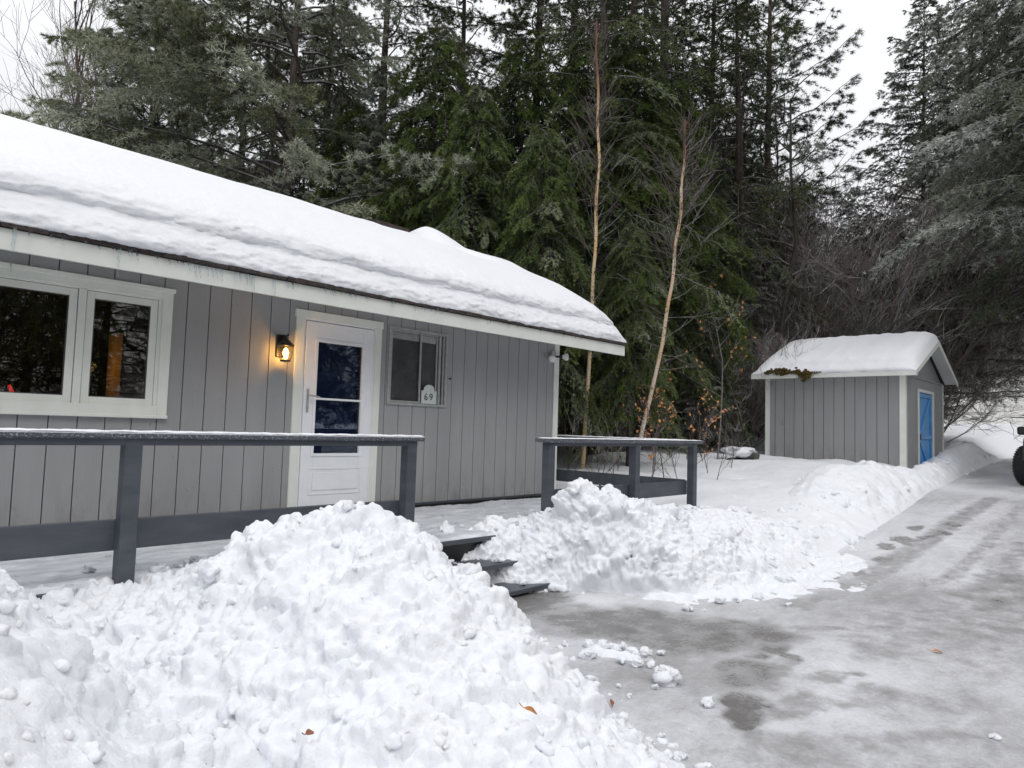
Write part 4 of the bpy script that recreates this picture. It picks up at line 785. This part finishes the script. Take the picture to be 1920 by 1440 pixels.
def conifer(name, label, seed, H, r0, z0, nb, Lf, a0, droop, ntw, tl, ns, k, ln, wd, spread, down, frost, fol='pine', bark='bark', tip=.0, flat=.3, lean=0, upturn=0., dead=0, tone0=.25, side=None, nmin=.15, ttop=.02, fp=1.0):
    rs = RS(seed); root = empty(name, label, 'tree'); wood = MB(); tw = MB()
    n = 14; t = np.linspace(0, 1, n); TP = np.stack([.12*r0*8*np.sin(t*3+seed)*t+lean*t*H, .1*r0*8*np.cos(t*2.3+seed)*t-.1*r0*8*t*0, t*H-.3], -1); wood.tube(TP, r0*(1-t)**.85*(1+.25*np.exp(-t*30))+ttop, 9)
    P0 = []; Dr = []; TL = []; FT = []; TN = []
    for i in range(nb+dead):
        isdead = i >= nb
        u = (i+.5)/nb if not isdead else rs.uniform(0, 1); z = z0+(H-z0)*u**.92 if not isdead else rs.uniform(.8, z0+1)
        az = i*2.39996+rs.uniform(-.5, .5)
        if side is not None and rs.rand() < .35: az = side+rs.uniform(-.8, .8)
        L = Lf(u)*rs.uniform(.65, 1.15) if not isdead else rs.uniform(.5, 2.2)
        px = np.interp(z, TP[:, 2], TP[:, 0]); py = np.interp(z, TP[:, 2], TP[:, 1]); q = np.linspace(0, 1, 8); aa = a0(u)+rs.uniform(-.12, .12); dpp = droop*rs.uniform(.6, 1.4)
        wob = .06*L*np.sin(q*rs.uniform(3, 7)+rs.rand()*6); hx = L*q*math.cos(aa); vz = L*(math.sin(aa)*q-dpp*q*q+upturn*q**3)
        bx = px+hx*math.cos(az)-wob*math.sin(az); by = py+hx*math.sin(az)+wob*math.cos(az); B = np.stack([bx, by, z+vz+.02*L*rs.randn(8)*q], -1)
        rb = (.011+.0062*L)*(1-q*.92)+.002; tw.tube(B, rb, 4)
        if isdead:
            for m_ in range(3):
                tq = rs.uniform(.3, .9); p = np.array([np.interp(tq, q, B[:, c]) for c in range(3)]); d = rs.randn(3)*.35+np.array((math.cos(az), math.sin(az), -.1)); tw.tube([p, p+d*.25, p+d*.5], [.006, .005, .003], 3)
            continue
        nt_ = max(6, int(ntw*L)); tq = rs.uniform(nmin, 1, nt_)**.85; p = np.stack([np.interp(tq, q, B[:, c]) for c in range(3)], -1); tan = np.array((math.cos(az), math.sin(az), 0)); sdv = np.array((-math.sin(az), math.cos(az), 0))
        sg = np.where(rs.rand(nt_) < .5, -1, 1)[:, None]; fw = rs.uniform(.35, 1.0, nt_)[:, None]; d = tan*fw+sdv*sg*(1.05-fw*.55)+np.array((0, 0, 1))*(rs.randn(nt_)*.16-down*.35)[:, None]; d /= np.linalg.norm(d, axis=1)[:, None]
        l = tl*L*(1.05-tq)**.6*rs.uniform(.5, 1.2, nt_)+.10
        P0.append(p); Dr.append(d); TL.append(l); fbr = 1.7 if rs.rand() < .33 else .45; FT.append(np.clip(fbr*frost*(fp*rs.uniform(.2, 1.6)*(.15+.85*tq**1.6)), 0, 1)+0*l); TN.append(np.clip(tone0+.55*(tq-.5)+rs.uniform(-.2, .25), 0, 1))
        if nt_ > 0:
            e = p+d*l[:, None]; e[:, 2] -= l*down; w_ = .004+.0012*L; o = np.cross(d, (0, 0, 1.)); o /= np.linalg.norm(o, axis=1)[:, None]+1e-9
            V = np.stack([p-o*w_, p+o*w_, e], 1).reshape(-1, 3); tw.add(V, np.arange(len(V)).reshape(-1, 3))
    P0 = np.concatenate(P0); Dr = np.concatenate(Dr); TL = np.concatenate(TL); FT = np.concatenate(FT); TN = np.concatenate(TN)
    V, Fa, ft, tn = crown(P0, Dr, TL, ns, k, ln, wd, spread, down, rs, FT, TN, flat, tip)
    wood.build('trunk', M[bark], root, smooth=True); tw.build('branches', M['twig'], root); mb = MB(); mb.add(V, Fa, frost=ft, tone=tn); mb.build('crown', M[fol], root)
    return root
def bare(name, label, seed, H, r0, n1, spread, lev=3, mat='bare', z0=.3, up=.55, fan=None, kids=(6, 4), lf=.42, wtip=.0035, trunk=True, droop=0., cat='tree', stems=1, sstem=.0, leaves=0, leafmat='leaf', lsize=.07, trunkmat=None):
    rs = RS(seed); root = empty(name, label, cat); W = MB(); Bm = MB(); ends = []
    def grow(p, d, L, r, l):
        m_ = 5 if l < lev else 4; P = [p]; dd = d.copy()
        for i in range(m_):
            dd = nrm(dd+rs.randn(3)*.13+np.array((0, 0, .10 if l < 2 else .03-droop))); P.append(P[-1]+dd*L/m_)
        P = np.array(P); q = np.linspace(0, 1, m_+1); (W if l == 0 and trunk else Bm).tube(P, r*(1-q*.75)+wtip*.5, 8 if l == 0 else (4 if l == 1 else 3))
        if l >= lev: ends.append((P, dd)); return
        nk = n1 if l == 0 else kids[min(l-1, len(kids)-1)]
        for i in range(nk):
            f = z0+(1-z0)*(i+rs.rand())/nk if l == 0 else rs.uniform(.2, 1); k_ = min(int(f*m_), m_-1); pp = P[k_]+(P[k_+1]-P[k_])*(f*m_-k_)
            a = rs.randn(3); a = nrm(a-dd*a.dot(dd)); nd = nrm(dd*(up if l == 0 else .75)+a*(1-up if l == 0 else .55)+np.array((0, 0, .12))); grow(pp, nd, L*lf*(1.15-f*.55)*rs.uniform(.7, 1.2) if l == 0 else L*.55*rs.uniform(.6, 1.15), max(r*.42*(1.1-f*.6), wtip), l+1)
        if l > 0: ends.append((P, dd))
    for s_ in range(stems):
        d = nrm(np.array((rs.randn()*sstem, rs.randn()*sstem, 1))); grow(np.array((rs.randn()*.1*(stems > 1), rs.randn()*.1*(stems > 1), -.15)), d, H*(rs.uniform(.75, 1.05) if stems > 1 else 1), r0*(rs.uniform(.6, 1) if stems > 1 else 1), 0)
    if trunk: W.build('trunk', M[trunkmat or mat], root, smooth=True)
    Bm.build('branches', M[mat], root)
    if leaves:
        mb = MB()
        for i in range(leaves):
            P, dd = ends[rs.randint(len(ends))]; p = P[rs.randint(1, len(P))]; d = nrm(rs.randn(3)*np.array((.7, .7, .4))+np.array((0, 0, -.7))); s = nrm(np.cross(d, rs.randn(3))); n_ = np.cross(d, s); L = lsize*rs.uniform(.6, 1.2); w = L*.32
            V = [p, p+d*L*.3+s*w-n_*.1*L, p+d*L*.65+s*w*.9, p+d*L, p+d*L*.65-s*w*.9, p+d*L*.3-s*w-n_*.1*L]; mb.add(V, [(0, 1, 2, 3), (0, 3, 4, 5)])
        mb.build('leaves', M[leafmat], root)
    return root
HP = ('dense dark', )
protos = {}
def place(root, px, dep, sc, rz, label, dz=0., group=None, first=[]):
    h = hdir(px)*dep; z = float(ground_h(h[0], h[1]))+dz
    if root.name not in protos:
        protos[root.name] = 1; root.location = (h[0], h[1], z); root.rotation_euler = (0, 0, rz); root.scale = (sc,)*3; root['label'] = label
        if group: root['group'] = group
        return root
    return clone(root, (h[0], h[1], z), rz, sc, label, group)
G_ = lambda u: 1.0
# --- prototypes
T_pineA = conifer('white_pine', 'x', 31, 20, .13, 1.5, 120, lambda u: 1.2+5.6*(1-u)**.6*min(1, .5+u*3), lambda u: .30+.55*u, .38, 10, .30, 7, 12, .14, .020, .9, .35, 1.55, 'pine', side=2.4, upturn=.08, tip=.35, dead=6, tone0=.36)
T_pineB = conifer('white_pine', 'x', 32, 24, .20, 5.0, 95, lambda u: 1.0+3.4*(1-u)**.55, lambda u: .05+.5*u, .25, 10, .32, 6, 10, .13, .018, .85, .2, .35, 'pine', upturn=.15, tip=.4, dead=30, tone0=.2)
T_pineC = conifer('white_pine', 'x', 33, 19, .15, 3.0, 84, lambda u: .7+3.5*(1-u)**.7, lambda u: .15+.6*u, .12, 10, .28, 6, 10, .15, .017, .75, .1, .5, 'spruce', upturn=.25, tip=.6, dead=30, tone0=.15, bark='barkr')
T_cedA = conifer('cedar', 'x', 41, 12.5, .15, 2.5, 200, lambda u: .5+2.4*(1-u)**.65, lambda u: .25, .85, 15, .36, 9, 6, .095, .020, .55, .8, .22, 'cedar', tip=.3, tone0=.30, fp=.8, ttop=.01, dead=16)
T_cedB = conifer('cedar', 'x', 42, 10.5, .13, 2.2, 185, lambda u: .4+2.0*(1-u)**.6, lambda u: .35, 1.0, 16, .38, 9, 6, .095, .020, .55, .9, .42, 'cedar', tip=.3, tone0=.38, ttop=.01, dead=12)
T_hem = conifer('hemlock', 'x', 43, 17, .18, 1.2, 240, lambda u: .5+4.0*(1-u)**.75, lambda u: .18+.3*u, .34, 12, .34, 8, 6, .095, .019, .6, .4, .95, 'spruce', tip=.25, tone0=.34)
T_spr = conifer('spruce', 'x', 44, 17, .13, 1.5, 230, lambda u: .35+3.9*(1-u)**.8, lambda u: .1+.5*u, .20, 13, .34, 8, 5, .095, .022, .65, .25, .55, 'spruce', tip=.2, tone0=.25, upturn=.15, ttop=.008)
T_hemR = conifer('hemlock', 'x', 46, 17, .17, 4.6, 210, lambda u: .6+4.2*(1-u)**.8, lambda u: .15+.35*u, .34, 13, .36, 8, 6, .10, .020, .6, .45, .9, 'spruce', tip=.25, tone0=.50, dead=60, fp=1.5)
T_bare = bare('bare_tree', 'x', 51, 15, .11, 20, .5, 3, 'bare', .25, .72, kids=(6, 4), lf=.36, wtip=.005)
T_bare2 = bare('bare_tree', 'x', 52, 12, .07, 18, .5, 3, 'bare', .3, .66, kids=(6, 4), lf=.34, wtip=.005)
T_shrub = bare('bare_shrub', 'x', 53, 4.8, .024, 12, .5, 3, 'baref', .12, .62, kids=(8, 5), lf=.62, wtip=.0042, trunk=False, cat='shrub', stems=9, sstem=.75)
T_pole = bare('slender_tree', 'x', 54, 13, .075, 16, .5, 2, 'twig', .1, .35, kids=(4,), lf=.10, wtip=.004, trunkmat='bark')
T_pole2 = bare('slender_tree', 'x', 55, 11, .10, 22, .5, 2, 'twig', .1, .3, kids=(5,), lf=.13, wtip=.004, trunkmat='bark')
# --- front rank
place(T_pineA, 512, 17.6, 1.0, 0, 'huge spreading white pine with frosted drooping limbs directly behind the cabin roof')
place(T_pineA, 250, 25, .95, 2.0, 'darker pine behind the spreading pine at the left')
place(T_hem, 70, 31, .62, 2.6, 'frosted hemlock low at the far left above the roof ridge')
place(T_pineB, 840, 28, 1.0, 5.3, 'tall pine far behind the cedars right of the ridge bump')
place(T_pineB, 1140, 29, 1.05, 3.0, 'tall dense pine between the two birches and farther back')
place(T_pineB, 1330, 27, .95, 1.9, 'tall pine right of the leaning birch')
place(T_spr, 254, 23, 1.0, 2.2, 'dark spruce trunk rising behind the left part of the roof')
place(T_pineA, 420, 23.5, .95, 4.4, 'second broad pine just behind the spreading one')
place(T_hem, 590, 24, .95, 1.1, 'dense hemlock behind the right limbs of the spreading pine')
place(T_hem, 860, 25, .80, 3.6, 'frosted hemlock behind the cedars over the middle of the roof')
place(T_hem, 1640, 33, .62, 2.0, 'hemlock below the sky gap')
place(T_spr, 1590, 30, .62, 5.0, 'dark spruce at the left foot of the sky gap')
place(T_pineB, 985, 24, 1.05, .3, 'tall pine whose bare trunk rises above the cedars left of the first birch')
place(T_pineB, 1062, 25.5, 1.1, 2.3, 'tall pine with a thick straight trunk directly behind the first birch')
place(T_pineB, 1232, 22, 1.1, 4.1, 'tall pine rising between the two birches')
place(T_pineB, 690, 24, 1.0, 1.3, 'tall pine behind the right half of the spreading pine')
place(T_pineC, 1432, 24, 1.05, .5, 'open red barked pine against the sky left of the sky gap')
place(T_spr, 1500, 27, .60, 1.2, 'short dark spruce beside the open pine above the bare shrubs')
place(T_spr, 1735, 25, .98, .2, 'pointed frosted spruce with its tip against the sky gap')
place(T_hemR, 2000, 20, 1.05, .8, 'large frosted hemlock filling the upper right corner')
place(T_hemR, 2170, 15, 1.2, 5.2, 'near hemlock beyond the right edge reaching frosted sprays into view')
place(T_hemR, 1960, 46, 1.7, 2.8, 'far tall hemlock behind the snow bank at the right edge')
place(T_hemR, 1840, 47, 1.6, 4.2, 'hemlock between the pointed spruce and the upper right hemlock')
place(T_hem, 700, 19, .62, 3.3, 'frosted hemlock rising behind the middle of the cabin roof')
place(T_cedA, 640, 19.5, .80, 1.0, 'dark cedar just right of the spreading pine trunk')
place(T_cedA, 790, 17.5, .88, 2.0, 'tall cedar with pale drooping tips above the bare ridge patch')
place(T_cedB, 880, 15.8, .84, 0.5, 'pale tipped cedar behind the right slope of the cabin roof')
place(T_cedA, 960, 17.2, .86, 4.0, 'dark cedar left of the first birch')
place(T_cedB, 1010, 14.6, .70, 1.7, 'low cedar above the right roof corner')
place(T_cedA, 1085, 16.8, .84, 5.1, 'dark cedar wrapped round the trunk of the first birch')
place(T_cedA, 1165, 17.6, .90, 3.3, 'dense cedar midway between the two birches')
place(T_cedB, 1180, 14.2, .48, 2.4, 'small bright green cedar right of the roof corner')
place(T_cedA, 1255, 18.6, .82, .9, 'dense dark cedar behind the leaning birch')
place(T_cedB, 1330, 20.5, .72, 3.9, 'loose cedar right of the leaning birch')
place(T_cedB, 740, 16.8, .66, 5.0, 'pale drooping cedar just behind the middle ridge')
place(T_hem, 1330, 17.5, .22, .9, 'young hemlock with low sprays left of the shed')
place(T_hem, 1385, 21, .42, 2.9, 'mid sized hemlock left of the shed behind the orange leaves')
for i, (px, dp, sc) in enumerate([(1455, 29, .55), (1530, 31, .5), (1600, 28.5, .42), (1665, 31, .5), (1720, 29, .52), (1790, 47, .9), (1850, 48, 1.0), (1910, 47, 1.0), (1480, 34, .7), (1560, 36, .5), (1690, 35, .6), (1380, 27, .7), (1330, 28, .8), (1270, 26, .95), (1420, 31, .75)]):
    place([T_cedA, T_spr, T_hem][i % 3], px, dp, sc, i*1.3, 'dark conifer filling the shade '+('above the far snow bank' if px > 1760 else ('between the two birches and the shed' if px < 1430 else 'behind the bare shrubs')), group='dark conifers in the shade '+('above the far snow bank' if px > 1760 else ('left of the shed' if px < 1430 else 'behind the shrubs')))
# --- shrubs
for px, dp, sc, rz, lb in ((1600, 23, 1.5, 0, 'wide frosted bare shrub above the shed roof'), (1700, 24, 1.5, 2.2, 'frosted bare shrub behind the shed gable'),
        (1815, 47, 2.0, 3.7, 'bare shrub with frosty twigs reaching right of the shed gable'), (1900, 46.5, 1.8, 5.0, 'bare shrub at the right edge above the far snow bank'), (1750, 24.5, 1.1, 5.6, 'bare shrub whose twigs reach past the shed gable'), (1450, 23, .85, 4.2, 'bare shrub just left of the shed roof'), (1650, 28, 1.25, 4.7, 'broad bare shrub in the rear behind the shed'), (1400, 18.5, .55, 2.5, 'small bare shrub at the left corner of the shed'), (1340, 24, .9, .4, 'bare shrub right of the leaning birch among orange leaves')):
    place(T_shrub, px, dp, sc, rz, lb)
# --- birches
def birch(pts, dep, r0, mat, label, seed, r1=.02, ddep=0):
    P = []; rs = RS(seed)
    for (px, py) in pts: d = ray(px, py); P.append(d/(d@RM[:, 2])*dep)
    P = np.array(P); o = P[0].copy(); h = hdir(pts[0][0])*dep; P -= o; n = 40; t = np.linspace(0, 1, n); q = np.linspace(0, 1, len(P)); Q = np.stack([np.interp(t, q, P[:, c]) for c in range(3)], -1)
    for _ in range(6): Q[1:-1] = (Q[:-2]+Q[1:-1]*2+Q[2:])/4
    Q[:, 0] += .015*np.sin(t*40); Q[:, 1] += .012*np.cos(t*33)
    root = empty('birch', label, 'tree', tuple(o)); mb = MB(); mb.tube(Q, r0+(r1-r0)*t, 9, hgt=sm((t-.72)/.2)); mb.build('trunk', M[mat], root, smooth=True)
    tw = MB(); zt = Q[-1, 2]
    for i in range(60):
        f = rs.uniform(.45, 1); p = np.array([np.interp(f, t, Q[:, c]) for c in range(3)]); a = rs.uniform(0, 6.28); L = rs.uniform(.5, 1.8)*(1.25-f); d = np.array((math.cos(a)*.6, math.sin(a)*.6, .8)); B = [p, p+d*L*.5, p+d*L+np.array((0, 0, .15*L))]; tw.tube(B, [.006, .004, .002], 3)
        for j in range(5): u = rs.rand(); s = B[0]+(B[2]-B[0])*u; e = d+rs.randn(3)*.5; tw.tube([s, s+e*L*.3, s+e*L*.5], [.005, .004, .002], 3)
    for i in range(26):
        f = rs.uniform(.05, .7); p = np.array([np.interp(f, t, Q[:, c]) for c in range(3)]); a = rs.uniform(0, 6.28); tw.tube([p, p+np.array((math.cos(a)*(r0+.05), math.sin(a)*(r0+.05), .04))], [.012, .004], 4)
    for i in range(30):
        f = rs.uniform(.15, .6); p = np.array([np.interp(f, t, Q[:, c]) for c in range(3)]); a = rs.uniform(0, 6.28); L = rs.uniform(.3, 1.3); e = np.array((math.cos(a), math.sin(a), rs.uniform(0, .8))); tw.tube([p, p+e*L*.5, p+e*L+np.array((0, 0, .1))], [.006, .004, .002], 3)
        for _ in range(3): s = p+e*L*rs.rand(); tw.tube([s, s+(e+rs.randn(3)*.6)*.25*L], [.0035, .002], 3)
    tw.build('branches', M['bare'], root)
    return root
birch([(1090, 900), (1096, 820), (1104, 700), (1109, 600), (1114, 500), (1118, 400), (1123, 300), (1122, 220), (1119, 120), (1118, 40)], 13.9, .047, 'birch', 'slim yellow barked birch standing straight beside the cabin corner', 61)
birch([(1184, 885), (1203, 815), (1222, 735), (1243, 640), (1255, 560), (1266, 480), (1275, 400), (1281, 330), (1284, 270), (1284, 225)], 12.6, .040, 'birch2', 'leaning white barked birch between the cabin and the shed', 62)
birch([(1792, 700), (1782, 620), (1768, 540), (1757, 480), (1748, 430), (1740, 395)], 24, .040, 'birch2', 'thin pale birch sapling standing in the bare shrubs right of the shed gable', 63, r1=.012)
# --- beech saplings holding orange leaves
T_be = bare('beech_sapling', 'x', 71, 3.0, .018, 10, .5, 2, 'bare', .2, .45, kids=(6, 3), lf=.42, wtip=.0028, cat='sapling', leaves=110, lsize=.11)
place(T_be, 1248, 11.6, .50, 0, 'beech sapling with hanging orange leaves behind the short railing')
place(T_be, 1300, 12.6, .48, 2, 'beech sapling with orange leaves right of the railing end post')
place(T_be, 1225, 13.5, .62, 4, 'orange leaved beech sapling at the foot of the leaning birch')
T_be2 = bare('beech_sapling', 'x', 72, 4.6, .02, 10, .5, 2, 'bare', .3, .4, kids=(5, 3), lf=.34, wtip=.003, cat='sapling', leaves=34, lsize=.10)
place(T_be2, 1345, 15.5, .95, 1, 'taller beech sapling with scattered orange leaves left of the shed')
place(T_be2, 1415, 17, 1.05, 3, 'thin beech sapling with a few orange leaves at the shed corner')
# --- low weeds and twigs in the snow
rs = RS(77)
T_tw = bare('twiggy_seedling', 'x', 73, 1.1, .008, 6, .5, 2, 'bare', .2, .5, kids=(4, 2), lf=.5, wtip=.0028, cat='seedling')
for i, (px, dp) in enumerate([(1075, 11.5), (1120, 11), (1150, 12.5), (1135, 10.8), (1160, 13.5), (1215, 11.2), (1275, 11), (1330, 13), (1345, 12.2), (1370, 14), (1400, 15.5), (1385, 16.5), (1060, 13), (1180, 14.5), (1320, 15)]):
    place(T_tw, px, dp, rs.uniform(.6, 1.3), i*1.7, 'leafless seedling poking out of the snow between the cabin and the shed', group='leafless seedlings in the snow')
# --- big dark trunks near the corner
T_tr = conifer('hemlock', 'x', 45, 15, .21, 4.2, 70, lambda u: .5+2.6*(1-u)**.7, lambda u: .15, .5, 12, .32, 7, 4, .08, .02, .5, .6, .3, 'cedar', tip=.3, tone0=.2, dead=30)
place(T_tr, 1108, 16.6, 1.0, 0, 'hemlock with thick dark trunk directly behind the yellow birch base')
place(T_tr, 1168, 17.4, 1.0, 2, 'hemlock with thick dark trunk left of the leaning birch base')
place(T_tr, 1385, 21.5, 1.0, 4, 'hemlock with reddish thick trunk left of the shed')
place(T_tr, 1062, 20, .9, 5, 'hemlock with dark trunk just past the cabin corner')
# --- rows behind
rs = RS(88)
def sector(px): return 'behind the cabin roof' if px < 900 else ('between the cabin and the shed' if px < 1420 else ('behind the shed' if px < 1760 else 'above the far snow bank'))
bg = []
for i in range(84):
    px = rs.uniform(-250, 2250) if i > 20 else rs.uniform(1000, 1500); dp = rs.uniform(27, 52); k = rs.randint(4); T = [T_cedA, T_spr, T_hem, T_cedB][k]
    if px > 1750: dp = rs.uniform(47, 60)
    Hm = dp*(.20+.10*rs.rand())*(1.25 if (px < 60 or 560 < px < 1250) else 1.0)*(1.0 if not 1500 < px < 1700 else .85); Hp = {T_cedA: 12.5, T_spr: 17, T_hem: 17, T_cedB: 10.5}[T]
    if px < 260 and i % 2: continue
    place(T, px, dp, Hm/Hp, rs.uniform(0, 6), 'one of the dark conifers far back in the wood '+sector(px), group='far conifers '+sector(px))
for i in range(120):
    px = rs.uniform(-100, 2200) if i > 70 else rs.uniform(1020, 1480); dp = rs.uniform(19, 40) if px < 1750 else rs.uniform(42, 52); T = T_pole if i % 2 else T_pole2
    if 1470 < px < 1740: T = T_pole; dp = 45
    if px > 1740: dp = max(dp, 47)
    place(T, px, dp, rs.uniform(.6, 1.05), rs.uniform(0, 6), 'one of the thin bare trunks crowding the dim wood '+sector(px), group='thin trunks '+sector(px))
for i in range(34):
    px = [rs.uniform(-60, 240), rs.uniform(1280, 1420), rs.uniform(560, 900)][i % 3 if i % 6 < 5 else 1]; dp = rs.uniform(24, 38)
    place(T_bare if i % 2 else T_bare2, px, dp, rs.uniform(.75, 1.1)*dp/28*(.8 if px > 1200 else 1), rs.uniform(0, 6), 'one of the tall leafless trees against the pale sky '+sector(px), group='leafless trees '+sector(px))
# --- trees on the other side of the driveway, mirrored in the window panes
for i in range(30):
    x = -28+i*3.1+rs.uniform(-1, 1); y = -16+rs.uniform(-5, 2); T = [T_hem, T_pineC, T_spr, T_cedA][i % 4]
    clone(T, (x, y, -1.5), rs.uniform(0, 6), rs.uniform(.9, 1.25), 'one of the conifers across the driveway, mirrored in the dark window panes', 'conifers mirrored in the windows')
# --- snow capped stump
c = hdir(1392)*15.2; gz = float(ground_h(c[0], c[1])); st = empty('boulder', 'snow capped boulder with a dark hollow left of the shed', 'boulder', (c[0], c[1], gz))
V, Fa = LUMPS[2]; mb = MB(); mb.add(V*np.array((.42, .35, .22)), Fa); mb.build('rock', M['rock'], st, smooth=True); V, Fa = LUMPS[4]; mb = MB(); mb.add(V*np.array((.55, .5, .16))+np.array((.08, .12, .18)), Fa); mb.build('snow_cap', M['snow'], st, smooth=True)


# ------------------------------------------------------------------ sky, sun, camera, render
w = bpy.data.worlds.new('World'); scene.world = w; w.use_nodes = True; nt = w.node_tree; bg = nt.nodes['Background']
SE, SR = 52, 200
sk = N(nt, 'ShaderNodeTexSky'); sk.sky_type = 'NISHITA'; sk.sun_disc = False; sk.sun_elevation = rad(SE); sk.sun_rotation = rad(SR); sk.dust_density = 4; sk.air_density = 1.5
tc = N(nt, 'ShaderNodeTexCoord'); sp = N(nt, 'ShaderNodeSeparateXYZ'); nt.links.new(tc.outputs['Generated'], sp.inputs[0])
gr = mth(nt, 'MULTIPLY', mth(nt, 'ADD', mth(nt, 'MULTIPLY', mth(nt, 'MAXIMUM', sp.outputs[2], 0.), 1.25), 1.0), 6.9)
nz_ = N(nt, 'ShaderNodeTexNoise'); nt.links.new(tc.outputs['Generated'], nz_.inputs['Vector']); nz_.inputs['Scale'].default_value = 2.5; nz_.inputs['Detail'].default_value = 4
gr = mth(nt, 'MULTIPLY', gr, mth(nt, 'ADD', mth(nt, 'MULTIPLY', nz_.outputs['Fac'], .16), .92))
cb = N(nt, 'ShaderNodeCombineColor'); nt.links.new(gr, cb.inputs[0]); nt.links.new(mth(nt, 'MULTIPLY', gr, 1.0), cb.inputs[1]); nt.links.new(mth(nt, 'MULTIPLY', gr, 1.03), cb.inputs[2])
nt.links.new(mix(nt, .9, sk.outputs[0], cb.outputs[0]), bg.inputs[0]); bg.inputs[1].default_value = .11
sd = bpy.data.lights.new('sun', 'SUN'); sd.energy = .7; sd.angle = rad(25); sd.color = (1, .97, .93); so = bpy.data.objects.new('sun', sd); COL.objects.link(so)
az = rad(SR); dv = Vector((math.sin(az)*math.cos(rad(SE)), math.cos(az)*math.cos(rad(SE)), math.sin(rad(SE)))); so.rotation_euler = dv.to_track_quat('Z', 'Y').to_euler(); so.location = (0, -10, 20)
cd = bpy.data.cameras.new('camera'); cam = bpy.data.objects.new('camera', cd); COL.objects.link(cam); cd.sensor_width = 36; cd.lens = F/1920*36; cd.clip_end = 2000; cd.clip_start = .05
mt = Matrix(((RM[0, 0], -RM[0, 1], -RM[0, 2]), (RM[1, 0], -RM[1, 1], -RM[1, 2]), (RM[2, 0], -RM[2, 1], -RM[2, 2]))); cam.rotation_euler = mt.to_euler(); scene.camera = cam
scene.view_settings.view_transform = 'Standard'; scene.view_settings.look = 'None'; scene.view_settings.exposure = -.1; scene.view_settings.gamma = 1
scene.render.engine = 'CYCLES'; scene.cycles.transparent_max_bounces = 12; scene.cycles.max_bounces = 5; scene.cycles.diffuse_bounces = 3
